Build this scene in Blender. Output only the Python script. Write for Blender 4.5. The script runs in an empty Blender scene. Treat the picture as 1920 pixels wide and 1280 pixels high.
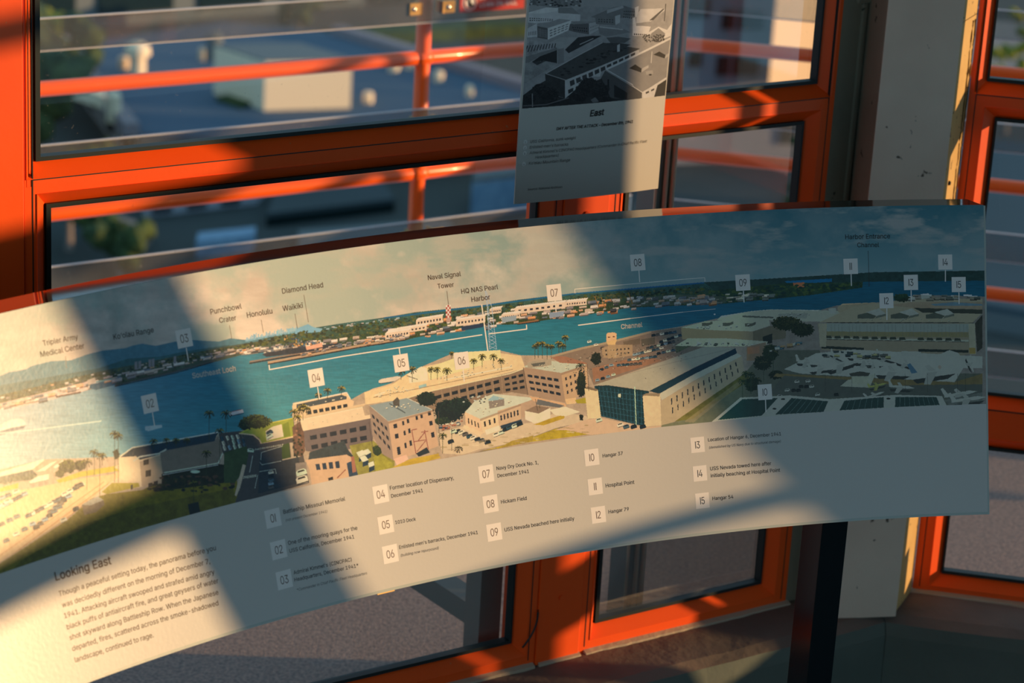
import bpy, bmesh, math, random
import numpy as np
from mathutils import Matrix, Vector, noise as mnoise

C = bpy.context.scene.collection
sc = bpy.context.scene
random.seed(7)
rng = np.random.default_rng(11)

# ------------------------------------------------------------------ camera
FPX, PITCH, ROLL = 4669.6, math.radians(18.344), math.radians(3.309)
ZC = 2.1
CAM = np.array([0.0, 0.0, ZC])
_W = np.array([0.0, math.cos(PITCH), -math.sin(PITCH)])
_rt = np.array([1.0, 0.0, 0.0]); _up = np.array([0.0, math.sin(PITCH), math.cos(PITCH)])
_R = math.cos(ROLL) * _rt + math.sin(ROLL) * _up
_U = -math.sin(ROLL) * _rt + math.cos(ROLL) * _up
cd = bpy.data.cameras.new('camera'); cam = bpy.data.objects.new('camera', cd); C.objects.link(cam)
cam.matrix_world = Matrix(((_R[0], _U[0], -_W[0], 0), (_R[1], _U[1], -_W[1], 0), (_R[2], _U[2], -_W[2], ZC), (0, 0, 0, 1)))
cd.sensor_width = 36.0; cd.lens = FPX / 1920 * 36.0
cd.clip_start = 0.05; cd.clip_end = 2000
cd.dof.use_dof = True; cd.dof.focus_distance = 3.48; cd.dof.aperture_fstop = 6.2; cd.dof.aperture_blades = 9
sc.camera = cam

# ------------------------------------------------------------------ world, sun, exposure
SUN_AZ, SUN_EL = 87.0, 6.0
world = bpy.data.worlds.new('sky'); sc.world = world; world.use_nodes = True
bg = world.node_tree.nodes['Background']
bg.inputs['Color'].default_value = (0.33, 0.57, 0.74, 1); bg.inputs['Strength'].default_value = 0.88
sd = bpy.data.lights.new('sun', 'SUN'); sun = bpy.data.objects.new('sun', sd); C.objects.link(sun)
sd.energy = 6.1; sd.color = (1.0, 0.60, 0.28); sd.angle = math.radians(0.55)
_az, _el = math.radians(SUN_AZ), math.radians(SUN_EL)
_s = Vector((math.sin(_az) * math.cos(_el), math.cos(_az) * math.cos(_el), math.sin(_el)))
sun.rotation_euler = _s.to_track_quat('Z', 'Y').to_euler()
sc.view_settings.view_transform = 'Standard'; sc.view_settings.look = 'None'
sc.view_settings.exposure = 0.12; sc.view_settings.gamma = 1.0; sc.view_settings.use_curve_mapping = False
sc.cycles.transparent_max_bounces = 32; sc.cycles.max_bounces = 8; sc.cycles.caustics_reflective = False
sc.cycles.sample_clamp_indirect = 6.0

# ------------------------------------------------------------------ frames of reference
def ray(x, y): return (_W * FPX + (x - 960) * _R - (y - 640) * _U) / FPX
def at_z(x, y, z):
    d = ray(x, y); return CAM + d * ((z - ZC) / d[2])
A1 = math.radians(55.185); DIR = [None] * 4; OUT = [None] * 4
for i, a in ((1, A1), (2, A1 + math.pi / 4), (3, A1 + math.pi / 2), (0, A1 - math.pi / 4)):
    DIR[i] = np.array([math.sin(a), math.cos(a), 0.0]); OUT[i] = np.array([-math.cos(a), math.sin(a), 0.0])
K = np.array([0.6572, 4.1495, 0.0]); L = 2.33
K2 = K + DIR[2] * L; K3 = K2 + DIR[3] * L; K0 = K - DIR[1] * L; KM = K0 - DIR[0] * L
BIS = OUT[1] + OUT[2]; BIS /= np.linalg.norm(BIS)
OCT = K - BIS * (L / 2 / math.sin(math.pi / 8))
class Frame:
    """s along the wall, d outward, z up"""
    def __init__(s, o, d, n): s.o, s.d, s.n = o, d, n
    def __call__(s, a, b, z): return s.o + s.d * a + s.n * b + np.array([0, 0, z])
F1 = Frame(K, -DIR[1], OUT[1]); F2 = Frame(K, DIR[2], OUT[2]); F3 = Frame(K2, DIR[3], OUT[3])
F0 = Frame(K0, -DIR[0], OUT[0])

# ------------------------------------------------------------------ materials
def mat(name, col, rough=0.6, metal=0.0, var=None, scale=8.0, bump=0.0, bscale=60.0, spots=None, coat=0.0, ior=1.45):
    m = bpy.data.materials.new(name); m.use_nodes = True; nt = m.node_tree; b = nt.nodes['Principled BSDF']
    b.inputs['Base Color'].default_value = (*col, 1); b.inputs['Roughness'].default_value = rough
    b.inputs['Metallic'].default_value = metal; b.inputs['Coat Weight'].default_value = coat; b.inputs['IOR'].default_value = ior
    tc = nt.nodes.new('ShaderNodeTexCoord'); src = None
    if var:
        n = nt.nodes.new('ShaderNodeTexNoise'); n.inputs['Scale'].default_value = scale; n.inputs['Detail'].default_value = 6
        nt.links.new(tc.outputs['Object'], n.inputs['Vector'])
        r = nt.nodes.new('ShaderNodeValToRGB'); r.color_ramp.elements[0].position = 0.35; r.color_ramp.elements[1].position = 0.68
        r.color_ramp.elements[0].color = (*col, 1); r.color_ramp.elements[1].color = (*var, 1)
        nt.links.new(n.outputs['Fac'], r.inputs['Fac']); src = r.outputs['Color']
        nt.links.new(src, b.inputs['Base Color'])
    if spots:
        (sc_, thr, scol) = spots
        n2 = nt.nodes.new('ShaderNodeTexNoise'); n2.inputs['Scale'].default_value = sc_; n2.inputs['Detail'].default_value = 3
        nt.links.new(tc.outputs['Object'], n2.inputs['Vector'])
        r2 = nt.nodes.new('ShaderNodeValToRGB'); r2.color_ramp.elements[0].position = thr; r2.color_ramp.elements[1].position = thr + 0.035
        r2.color_ramp.elements[0].color = (0, 0, 0, 1); r2.color_ramp.elements[1].color = (1, 1, 1, 1)
        nt.links.new(n2.outputs['Fac'], r2.inputs['Fac'])
        mx = nt.nodes.new('ShaderNodeMix'); mx.data_type = 'RGBA'
        nt.links.new(r2.outputs['Color'], mx.inputs['Factor'])
        if src: nt.links.new(src, mx.inputs[6])
        else: mx.inputs[6].default_value = (*col, 1)
        mx.inputs[7].default_value = (*scol, 1); nt.links.new(mx.outputs[2], b.inputs['Base Color'])
    if bump:
        n3 = nt.nodes.new('ShaderNodeTexNoise'); n3.inputs['Scale'].default_value = bscale; n3.inputs['Detail'].default_value = 4
        nt.links.new(tc.outputs['Object'], n3.inputs['Vector'])
        bp = nt.nodes.new('ShaderNodeBump'); bp.inputs['Strength'].default_value = bump; bp.inputs['Distance'].default_value = 0.002
        nt.links.new(n3.outputs['Fac'], bp.inputs['Height']); nt.links.new(bp.outputs['Normal'], b.inputs['Normal'])
    return m
def glass_mat(name, tint, fres=1.0, film=0.0, filmcol=(0.6, 0.6, 0.58)):
    m = bpy.data.materials.new(name); m.use_nodes = True; nt = m.node_tree
    for n in list(nt.nodes): nt.nodes.remove(n)
    out = nt.nodes.new('ShaderNodeOutputMaterial'); tr = nt.nodes.new('ShaderNodeBsdfTransparent'); gl = nt.nodes.new('ShaderNodeBsdfGlossy')
    tr.inputs['Color'].default_value = (*tint, 1); gl.inputs['Roughness'].default_value = 0.02
    fr = nt.nodes.new('ShaderNodeFresnel'); fr.inputs['IOR'].default_value = 1.45
    mu = nt.nodes.new('ShaderNodeMath'); mu.operation = 'MULTIPLY'; mu.inputs[1].default_value = fres
    nt.links.new(fr.outputs[0], mu.inputs[0])
    mx = nt.nodes.new('ShaderNodeMixShader'); nt.links.new(mu.outputs[0], mx.inputs[0])
    nt.links.new(tr.outputs[0], mx.inputs[1]); nt.links.new(gl.outputs[0], mx.inputs[2])
    last = mx.outputs[0]
    if film:
        df = nt.nodes.new('ShaderNodeBsdfDiffuse'); df.inputs['Color'].default_value = (*filmcol, 1)
        tc = nt.nodes.new('ShaderNodeTexCoord'); n = nt.nodes.new('ShaderNodeTexNoise'); n.inputs['Scale'].default_value = 190; n.inputs['Detail'].default_value = 2
        n4 = nt.nodes.new('ShaderNodeTexNoise'); n4.inputs['Scale'].default_value = 5
        nt.links.new(tc.outputs['Object'], n.inputs['Vector']); nt.links.new(tc.outputs['Object'], n4.inputs['Vector'])
        r = nt.nodes.new('ShaderNodeMapRange'); r.inputs[1].default_value = 0.66; r.inputs[2].default_value = 0.76; r.inputs[3].default_value = 0.0; r.inputs[4].default_value = min(0.3, film * 12)
        nt.links.new(n.outputs['Fac'], r.inputs[0])
        r4 = nt.nodes.new('ShaderNodeMapRange'); r4.inputs[1].default_value = 0.35; r4.inputs[2].default_value = 0.8; r4.inputs[3].default_value = film * 0.4; r4.inputs[4].default_value = film * 1.2
        nt.links.new(n4.outputs['Fac'], r4.inputs[0])
        ad = nt.nodes.new('ShaderNodeMath'); ad.operation = 'ADD'; ad.use_clamp = True
        nt.links.new(r.outputs[0], ad.inputs[0]); nt.links.new(r4.outputs[0], ad.inputs[1])
        m2 = nt.nodes.new('ShaderNodeMixShader'); nt.links.new(ad.outputs[0], m2.inputs[0]); nt.links.new(last, m2.inputs[1]); nt.links.new(df.outputs[0], m2.inputs[2]); last = m2.outputs[0]
    nt.links.new(last, out.inputs['Surface']); return m

M = {}
M['orange'] = mat('orange paint', (1.0, 0.108, 0.008), 0.42, var=(0.95, 0.094, 0.007), scale=5, bump=0.08, bscale=140, spots=(55, 0.735, (0.75, 0.2, 0.08)))
M['pipe'] = mat('orange pipe paint', (1.0, 0.13, 0.010), 0.32, coat=0.1)
M['rubber'] = mat('dark rubber gasket', (0.008, 0.018, 0.018), 0.5)
M['glass'] = glass_mat('window glass', (0.90, 0.93, 0.93), 0.7, film=0.006)
M['acrylic'] = glass_mat('clear acrylic', (0.82, 0.86, 0.88), 1.0, film=0.16, filmcol=(0.48, 0.47, 0.46))
M['acrylic_edge'] = mat('frosted acrylic edge', (0.62, 0.62, 0.66), 0.4)
M['brass'] = mat('brass clip', (0.75, 0.42, 0.12), 0.3, 0.9)
M['steel'] = mat('screw steel', (0.8, 0.78, 0.72), 0.2, 1.0)
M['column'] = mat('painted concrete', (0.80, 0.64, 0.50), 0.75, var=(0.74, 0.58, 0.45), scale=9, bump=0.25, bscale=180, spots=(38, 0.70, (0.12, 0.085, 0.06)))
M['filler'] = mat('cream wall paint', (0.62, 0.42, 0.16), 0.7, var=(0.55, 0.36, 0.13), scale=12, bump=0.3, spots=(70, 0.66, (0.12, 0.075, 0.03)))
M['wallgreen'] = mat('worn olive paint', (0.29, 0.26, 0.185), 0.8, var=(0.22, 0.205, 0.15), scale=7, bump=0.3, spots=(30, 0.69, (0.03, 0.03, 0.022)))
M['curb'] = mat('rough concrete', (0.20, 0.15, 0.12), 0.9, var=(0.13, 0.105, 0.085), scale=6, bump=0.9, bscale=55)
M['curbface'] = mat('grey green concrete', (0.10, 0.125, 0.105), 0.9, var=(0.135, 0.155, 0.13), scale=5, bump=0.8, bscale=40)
M['mortar'] = mat('mortar lip', (0.45, 0.36, 0.26), 0.9, bump=0.8, bscale=90)
M['deck'] = mat('gritty deck coating', (0.36, 0.26, 0.22), 0.9, var=(0.15, 0.12, 0.12), scale=140, bump=1.2, bscale=260)
M['floor'] = mat('floor concrete', (0.10, 0.10, 0.09), 0.8)
M['ceiling'] = mat('ceiling paint', (0.22, 0.22, 0.20), 0.8)
M['black'] = mat('black gloss', (0.006, 0.009, 0.010), 0.06, bump=0.02, bscale=20, ior=1.5)
M['blackpost'] = mat('black post coating', (0.004, 0.010, 0.013), 0.16)
M['greygreen'] = mat('grey green steel', (0.14, 0.17, 0.155), 0.5)
M['cream'] = mat('cream conduit', (0.66, 0.64, 0.46), 0.5)
M['paper'] = mat('sign sheet', (0.62, 0.60, 0.55), 0.5)
M['ink'] = mat('dark print ink', (0.035, 0.03, 0.028), 0.35)
M['ink_brown'] = mat('brown print ink', (0.13, 0.075, 0.045), 0.35)
M['white_ink'] = mat('white print ink', (0.86, 0.84, 0.80), 0.35)
M['tag'] = mat('tag white', (0.86, 0.83, 0.80), 0.35)
M['red_label'] = mat('red label', (0.55, 0.03, 0.02), 0.4)

# ------------------------------------------------------------------ mesh helpers
class MB:
    def __init__(s): s.v = []; s.f = []; s.sm = []
    def box8(s, P, smooth=False):          # P: 8 points, bottom 4 (ring) then top 4
        n = len(s.v); s.v += [tuple(p) for p in P]
        for q in ((0, 3, 2, 1), (4, 5, 6, 7), (0, 1, 5, 4), (1, 2, 6, 5), (2, 3, 7, 6), (3, 0, 4, 7)): s.f.append(tuple(n + i for i in q))
    def fbox(s, F, a0, a1, b0, b1, z0, z1):
        s.box8([F(a0, b0, z0), F(a1, b0, z0), F(a1, b1, z0), F(a0, b1, z0), F(a0, b0, z1), F(a1, b0, z1), F(a1, b1, z1), F(a0, b1, z1)])
    def poly(s, P):
        n = len(s.v); s.v += [tuple(p) for p in P]; s.f.append(tuple(range(n, n + len(P))))
    def loft(s, rings, close=True, caps=True):
        n = len(s.v); m = len(rings[0])
        for r in rings: s.v += [tuple(p) for p in r]
        for i in range(len(rings) - 1):
            for j in range(m if close else m - 1):
                a = n + i * m + j; b = n + i * m + (j + 1) % m
                s.f.append((a, b, b + m, a + m))
        if caps and close:
            s.f.append(tuple(n + j for j in range(m))[::-1]); s.f.append(tuple(n + (len(rings) - 1) * m + j for j in range(m)))
    def tube(s, pts, r, seg=16):
        pts = [np.array(p, float) for p in pts]; rings = []
        for i, p in enumerate(pts):
            t = pts[min(i + 1, len(pts) - 1)] - pts[max(i - 1, 0)]; t /= np.linalg.norm(t)
            u = np.cross(t, [0, 0, 1.0]);
            if np.linalg.norm(u) < 0.1: u = np.cross(t, [0, 1.0, 0])
            u /= np.linalg.norm(u); w = np.cross(u, t)
            rr = r[i] if isinstance(r, (list, tuple)) else r
            rings.append([p + rr * (math.cos(k * 2 * math.pi / seg) * u + math.sin(k * 2 * math.pi / seg) * w) for k in range(seg)])
        s.loft(rings)
    def build(s, name, m, parent=None, smooth=False, bevel=0.0, fix=True):
        me = bpy.data.meshes.new(name); me.from_pydata(s.v, [], s.f)
        if fix:
            bm = bmesh.new(); bm.from_mesh(me)
            if bevel:
                bmesh.ops.remove_doubles(bm, verts=bm.verts, dist=1e-6)
                ed = [e for e in bm.edges if len(e.link_faces) == 2 and e.calc_face_angle(0) > 0.6]
                bmesh.ops.bevel(bm, geom=ed, offset=bevel, segments=2, affect='EDGES', profile=0.5, clamp_overlap=True)
            bmesh.ops.recalc_face_normals(bm, faces=bm.faces); bm.to_mesh(me); bm.free()
        me.materials.append(m)
        if smooth: me.polygons.foreach_set('use_smooth', [True] * len(me.polygons))
        o = bpy.data.objects.new(name, me); C.objects.link(o)
        if parent is not None: o.parent = parent; o.matrix_parent_inverse = parent.matrix_world.inverted()
        return o
def tag(o, label=None, cat=None, group=None, kind=None):
    if label: o['label'] = label
    if cat: o['category'] = cat
    if group: o['group'] = group
    if kind: o['kind'] = kind
    return o
def empty(name, loc):
    o = bpy.data.objects.new(name, None); C.objects.link(o); o.location = tuple(loc); o.empty_display_size = 0.05
    o.matrix_world = Matrix.Translation(Vector([float(v) for v in loc])); return o

# ------------------------------------------------------------------ room shell
def octpts(z, grow=0.0):
    out = []
    for k in range(8):
        a = math.radians(-12.31 + 45 * k); R = (L / 2 / math.sin(math.pi / 8)) + grow
        out.append((OCT[0] + R * math.sin(a), OCT[1] + R * math.cos(a), z))
    return out
fl = MB(); fl.loft([octpts(-0.15, 0.0), octpts(0.0, 0.0)]); tag(fl.build('floor', M['floor']), kind='structure')
ce = MB(); ce.loft([octpts(2.75, 0.35), octpts(2.95, 0.35)]); tag(ce.build('ceiling', M['ceiling']), kind='structure')
SILL = 0.30; LEDGE = 0.13; TOP = 2.42
names = {0: 'wall_left', 1: 'wall_front', 2: 'wall_right', 3: 'wall_far_right'}
def low_wall(F, name, s0=0.0, s1=L):
    w = MB(); t = math.tan(math.pi / 8)
    # rounded kerb profile, mitred at the corners
    prof = [(0.06, 0.0), (0.06, SILL), (-0.012, SILL), (-LEDGE + 0.03, SILL - 0.003), (-LEDGE + 0.008, SILL - 0.012), (-LEDGE, SILL - 0.034), (-LEDGE - 0.004, 0.0)]
    rings = []
    for s in np.linspace(s0, s1, 40):
        k = (s - L / 2) / (L / 2)
        rings.append([F(L / 2 + k * (L / 2 + b * t), b + (0.004 * mnoise.noise(Vector((s * 9, z * 9, 1.0))) if b < -0.05 else 0), z + (0.003 * mnoise.noise(Vector((s * 7, b * 30, 5.0))) if 0 < z and b < 0 else 0)) for b, z in prof])
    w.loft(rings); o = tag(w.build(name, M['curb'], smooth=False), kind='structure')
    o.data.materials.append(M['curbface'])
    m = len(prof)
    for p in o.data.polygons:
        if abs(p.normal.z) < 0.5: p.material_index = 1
    return o
for i, F in ((1, F1), (2, F2), (3, F3), (0, F0)):
    low_wall(F, names[i])
    h = MB(); h.fbox(F, 0, L, -0.02, 0.10, TOP, 2.76); tag(h.build('trim_%d' % (i + 1), M['wallgreen']), kind='structure')
# closed walls behind the camera
bp = octpts(0)
def rear(k0, name, z0, z1):
    a = np.array(bp[k0]); b = np.array(bp[(k0 + 1) % 8]); w = MB(); n = (a + b) / 2 - np.array([OCT[0], OCT[1], 0]); n /= np.linalg.norm(n)
    P = [a, b, b + n * 0.1, a + n * 0.1]; w.box8([p + np.array([0, 0, z0]) for p in P] + [p + np.array([0, 0, z1]) for p in P])
    tag(w.build(name, M['wallgreen']), kind='structure')
for k, nm in ((3, 'wall_back_right'), (4, 'wall_back'), (5, 'wall_back_left')):
    rear(k, nm, 0, 0.95); rear(k, 'trim_%d' % (k + 5), 2.3, 2.76)

# ------------------------------------------------------------------ windows
def bead(F, side, s0, s1, z0, z1, g, w=0.020, dd=0.020):
    """sloped glazing bead along one side of an opening; (s0,s1,z0,z1) is the outer rim of the bead at the frame face"""
    mb = MB(); e = 0.0
    if side == 'bottom': o0, o1, i0, i1 = (s0, z0), (s1, z0), (s0 + w, z0 + w), (s1 - w, z0 + w)
    if side == 'top': o0, o1, i0, i1 = (s0, z1), (s1, z1), (s0 + w, z1 - w), (s1 - w, z1 - w)
    if side == 'near': o0, o1, i0, i1 = (s0, z0), (s0, z1), (s0 + w, z0 + w), (s0 + w, z1 - w)
    if side == 'far': o0, o1, i0, i1 = (s1, z0), (s1, z1), (s1 - w, z0 + w), (s1 - w, z1 - w)
    ring = lambda o, i: [F(o[0], -0.0015, o[1]), F(i[0], dd, i[1]), F(i[0], dd + 0.012, i[1]), F(o[0], dd + 0.012, o[1])]
    mb.loft([ring(o0, i0), ring(o1, i1)]); return mb
WN = [0]
def window(F, s0, s1, zs, beads, name=None, top=TOP):
    """frame outer edges s0..s1; zs: list of pane openings (z0,z1) at the frame face; beads: frame widths near/far per pane"""
    WN[0] += 1
    w = empty('window_%d' % WN[0], F(s0, 0, zs[0][0])); w['kind'] = 'structure'
    T = 0.045
    ops = [(a, b, s0 + bw[0], s1 - bw[1]) for (a, b), bw in zip(zs, beads)]
    # stiles: full height, each one a member; inner faces step where panes differ in width
    for side in (0, 1):
        mb = MB(); e = s0 if side == 0 else s1; z = 0
        cuts = [(SILL + 0.0, ops[0])]
        zc = SILL
        for n, o in enumerate(ops):
            zt = top if n == len(ops) - 1 else (o[1] + ops[n + 1][0]) / 2
            inn = o[2] if side == 0 else o[3]
            mb.fbox(F, min(e, inn), max(e, inn), 0, T, zc, zt); zc = zt
        mb.build('stile', M['orange'], w)
    prev = SILL
    for n, o in enumerate(ops):
        mb = MB(); nxt = o[0]
        a = o[2] if n == 0 else max(o[2], ops[n - 1][2]); b = o[3] if n == 0 else min(o[3], ops[n - 1][3])
        mb.fbox(F, s0 + 0.004, s1 - 0.004, 0.0005, T - 0.001, prev, nxt)
        mb.build('bottom_rail' if n == 0 else 'transom', M['orange'], w); prev = o[1]
    mb = MB(); mb.fbox(F, s0 + 0.004, s1 - 0.004, 0.0005, T - 0.001, prev, top); mb.build('head_rail', M['orange'], w)
    for n, (z0, z1, a, b) in enumerate(ops):
        pn = []
        for sd_ in ('bottom', 'top', 'near', 'far'):
            bead(F, sd_, a, b, z0, z1, 0).build('glazing_bead', M['orange'], w)
        g = MB(); q = 0.020; t = 0.006
        A, B, Z0, Z1 = a + q, b - q, z0 + q, z1 - q
        for (x0, x1, y0, y1) in ((A, B, Z0, Z0 + t), (A, B, Z1 - t, Z1), (A, A + 0.004, Z0 + t, Z1 - t), (B - 0.007, B, Z0 + t, Z1 - t)):
            g.fbox(F, x0, x1, 0.014, 0.03, y0, y1)
        g.build('gasket', M['rubber'], w)
        p = MB(); p.poly([F(A, 0.026, Z0), F(B, 0.026, Z0), F(B, 0.026, Z1), F(A, 0.026, Z1)])
        p.build('pane', M['glass'], w, fix=False)
    # seams: thin dark grooves where the sashes meet the frame
    for n in range(len(ops) - 1):
        g = MB(); zz = ops[n][1] + (ops[n + 1][0] - ops[n][1]) * 0.97
        g.fbox(F, s0 + 0.012, s1 - 0.012, -0.0006, 0.004, zz - 0.0012, zz + 0.0006); g.build('seam', M['rubber'], w)
    for e in (s0 + 0.012, s1 - 0.012):
        g = MB(); g.fbox(F, e - 0.0007, e + 0.0007, -0.0006, 0.004, SILL + 0.012, top - 0.02); g.build('seam', M['rubber'], w)
    return w
ZW = [(0.322, 0.613), (0.656, 1.196), (1.217, 1.772), (1.832, 2.38)]
ZV = [(0.316, 0.606), (0.662, 1.196), (1.217, 1.772), (1.832, 2.38)]
window(F1, 0.720, 1.612, ZW, [(0.017, 0.018), (0.017, 0.018), (0.017, 0.003), (0.017, 0.003)])
window(F1, 0.18, 0.630, ZW, [(0.028, 0.022), (0.028, 0.022), (0.008, 0.005), (0.008, 0.005)])
window(F2, 0.09, 0.60, ZV, [(0.028, 0.02)] * 2 + [(0.007, 0.005)] * 2)
window(F2, 0.69, 1.77, ZV, [(0.02, 0.012)] * 2 + [(0.01, 0.005)] * 2)
def bars(F, s0, s1, zb, wd=0.03):
    """plainer unit: two stiles and cross bars at the given heights"""
    WN[0] += 1; w = empty('window_%d' % WN[0], F(s0, 0, SILL)); w['kind'] = 'structure'
    for a, b in ((s0, s0 + wd), (s1 - wd, s1)):
        mb = MB(); mb.fbox(F, a, b, 0, 0.05, SILL, TOP); mb.build('stile', M['orange'], w)
    for z0, z1 in [(SILL, SILL + 0.06)] + zb + [(TOP - 0.05, TOP)]:
        mb = MB(); mb.fbox(F, s0 + wd, s1 - wd, 0, 0.05, z0, z1); mb.build('transom', M['orange'], w)
    p = MB(); p.poly([F(s0 + wd, 0.026, SILL + 0.06), F(s1 - wd, 0.026, SILL + 0.06), F(s1 - wd, 0.026, TOP - 0.05), F(s0 + wd, 0.026, TOP - 0.05)]); p.build('pane', M['glass'], w, fix=False)
bars(F2, 1.84, 2.12, [(1.18, 1.24)], 0.012)
bars(F3, 0.065, 0.85, [(1.108, 1.133), (1.81, 1.85)], 0.035)
bars(F3, 0.85, 2.20, [(1.325, 1.39), (1.81, 1.85)], 0.08)

# ------------------------------------------------------------------ mullions, corner column, fillers
TN = [20]
def trim(mb, m, bevel=0.0):
    TN[0] += 1; return tag(mb.build('trim_%d' % TN[0], m, bevel=bevel), kind='structure')
for (F, a, b) in ((F1, 0.630, 0.720), (F1, 1.612, 1.705), (F2, 0.60, 0.69), (F2, 1.77, 1.84)):
    mb = MB(); mb.fbox(F, a + 0.0015, b - 0.0015, -0.003, 0.10 if F is F1 else 0.045, SILL, TOP); t = trim(mb, M['orange'], 0.0012)
    for zz in (0.415, 1.07, 1.6):
        sc_ = MB(); c = F((a + b) / 2, -0.004, zz); n = F(0, -1, 0) - F(0, 0, 0)
        sc_.tube([c, c + n * 0.0016], 0.0042, 10); sc_.build('screw_head', M['orange'], t)
for F, a, b in ((F2, 2.12, 2.33), (F3, -0.0, 0.064)):
    mb = MB(); mb.fbox(F, a, b, 0.0, 0.012, SILL, 2.5); trim(mb, M['wallgreen'])
# cables slack at the mullion foot
cb = MB(); pts = []
for k in range(14):
    q = k / 13; pts.append(F1(0.7205 + 0.027 * q ** 2.2, -0.004 - 0.002 * math.sin(q * 3), 0.402 - 0.062 * q))
cb.tube(pts, 0.0016, 6); tag(cb.build('sealant_strip', M['rubber'], smooth=True), 'loose black sealant strip curling from the orange mullion foot', 'strip')
# mortar lip under the frames
for F, a, b in ((F1, 0.175, 0.629), (F1, 0.629, 0.722), (F1, 0.722, 1.75), (F2, 0.085, 2.3)):
    mb = MB(); rings = []
    for s in np.arange(a, b + 1e-6, 0.012):
        w = 0.010 + 0.003 * mnoise.noise(Vector((s * 40, a, 0)))
        rings.append([F(s, 0.002, SILL - 0.004), F(s, -w, SILL - 0.004), F(s, -w * 0.8, SILL + 0.003), F(s, 0.002, SILL + 0.007)])
    mb.loft(rings); trim(mb, M['mortar'])
E1 = np.array([math.cos(math.radians(-12.31)), -math.sin(math.radians(-12.31)), 0]); E1 = np.array([0.97699, 0.21329, 0])
CW = 0.132
FL = np.array([0.7035, 4.0262, 0]) - E1 * CW
FC = Frame(FL, E1, BIS)
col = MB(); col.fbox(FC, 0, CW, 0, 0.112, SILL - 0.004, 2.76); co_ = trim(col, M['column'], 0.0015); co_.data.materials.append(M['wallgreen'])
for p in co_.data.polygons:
    if p.normal.dot(Vector(tuple(float(v) for v in E1))) < -0.9: p.material_index = 1  # left side toned darker olive to offset the bounced orange light
# left filler strip with its cover ridge, right filler lit by the sun
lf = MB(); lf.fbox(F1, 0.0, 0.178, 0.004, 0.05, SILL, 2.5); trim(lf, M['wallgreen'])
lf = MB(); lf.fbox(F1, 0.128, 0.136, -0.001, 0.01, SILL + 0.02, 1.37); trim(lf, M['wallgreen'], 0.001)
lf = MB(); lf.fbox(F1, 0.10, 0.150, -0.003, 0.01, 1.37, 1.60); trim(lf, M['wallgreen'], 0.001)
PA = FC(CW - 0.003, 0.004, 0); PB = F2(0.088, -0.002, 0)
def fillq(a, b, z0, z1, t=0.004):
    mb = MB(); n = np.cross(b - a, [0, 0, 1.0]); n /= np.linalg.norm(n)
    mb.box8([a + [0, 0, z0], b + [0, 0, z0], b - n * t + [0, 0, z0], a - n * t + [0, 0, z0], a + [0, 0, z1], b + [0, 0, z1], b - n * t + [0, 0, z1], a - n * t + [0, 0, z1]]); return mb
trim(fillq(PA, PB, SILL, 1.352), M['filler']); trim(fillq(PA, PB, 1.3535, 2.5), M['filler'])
# torn sealant running down the lit strip
sl = MB(); u = (PB - PA); nn = np.array([u[1], -u[0], 0]); nn /= np.linalg.norm(nn)
for side in (0.80, 0.93):
    pts = []; rr = []
    for k in range(90):
        z = 1.345 - k * 0.0088
        if z < 0.62: break
        q = side + 0.05 * mnoise.noise(Vector((z * 60, side * 9, 0))) - (0.10 if z < 1.0 else 0.02) * (1 if side < 0.9 else 0.3)
        pts.append(PA + u * q + nn * 0.0012 + [0, 0, z]); rr.append(0.0007 + 0.0011 * abs(mnoise.noise(Vector((z * 80, 3, side)))))
    sl.tube(pts, rr, 6)
tag(sl.build('sealant_bead', mat('brown cracked sealant', (0.16, 0.085, 0.02), 0.8)), 'cracked brown sealant bead on the sunlit cream corner strip', 'sealant')
for q, z, r in ((0.40, 1.075, 0.0042),):
    st = MB(); c = PA + u * q + nn * 0.0005 + [0, 0, z]; st.tube([c, c + nn * 0.003], [r, r * 0.7], 12); tag(st.build('bolt_head', M['rubber']), 'dark bolt head low on the cream corner strip', 'bolt')
# corner column at the far end of the right facet
B2 = OUT[2] + OUT[3]; B2 /= np.linalg.norm(B2)
E2 = np.array([B2[1], -B2[0], 0]); FC2 = Frame(K2 - B2 * 0.15 - E2 * 0.045, E2, B2)
c2 = MB(); c2.fbox(FC2, 0, 0.09, 0, 0.15, SILL - 0.004, 2.76); trim(c2, M['column'])
B0 = OUT[0] + OUT[1]; B0 /= np.linalg.norm(B0); E0 = np.array([B0[1], -B0[0], 0]); FC0 = Frame(K0 - B0 * 0.15 - E0 * 0.045, E0, B0)
c0 = MB(); c0.fbox(FC0, 0, 0.09, 0, 0.15, SILL - 0.004, 2.76); trim(c0, M['column'])

# ------------------------------------------------------------------ outside: deck, grey corner post, railing
RO = 1.7075; ZD = 0.085
tq = math.tan(math.pi / 8)
def offpt(k, r, z):   # corner k of the octagon pushed outward by r measured normal to the walls
    a = math.radians(-12.31 + 45 * k); R = (L / 2 / math.tan(math.pi / 8) + r) / math.cos(math.pi / 8)
    return np.array([OCT[0] + R * math.sin(a), OCT[1] + R * math.cos(a), z])
dk = MB()
for k in (-2, -1, 0, 1):
    dk.box8([offpt(k, 0.05, ZD - 0.14), offpt(k + 1, 0.05, ZD - 0.14), offpt(k + 1, RO + 0.06, ZD - 0.14), offpt(k, RO + 0.06, ZD - 0.14),
             offpt(k, 0.05, ZD), offpt(k + 1, 0.05, ZD), offpt(k + 1, RO + 0.06, ZD), offpt(k, RO + 0.06, ZD)])
tag(dk.build('balcony_deck', M['deck']), kind='structure')
RZ = (1.19, 0.912, 0.640, 0.371); SZ = ((0.998, 1.066), (0.730, 0.798), (0.461, 0.531), (0.170, 0.238))
RP = 0.0168
GR = 'orange pipe railings around the balcony'
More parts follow.
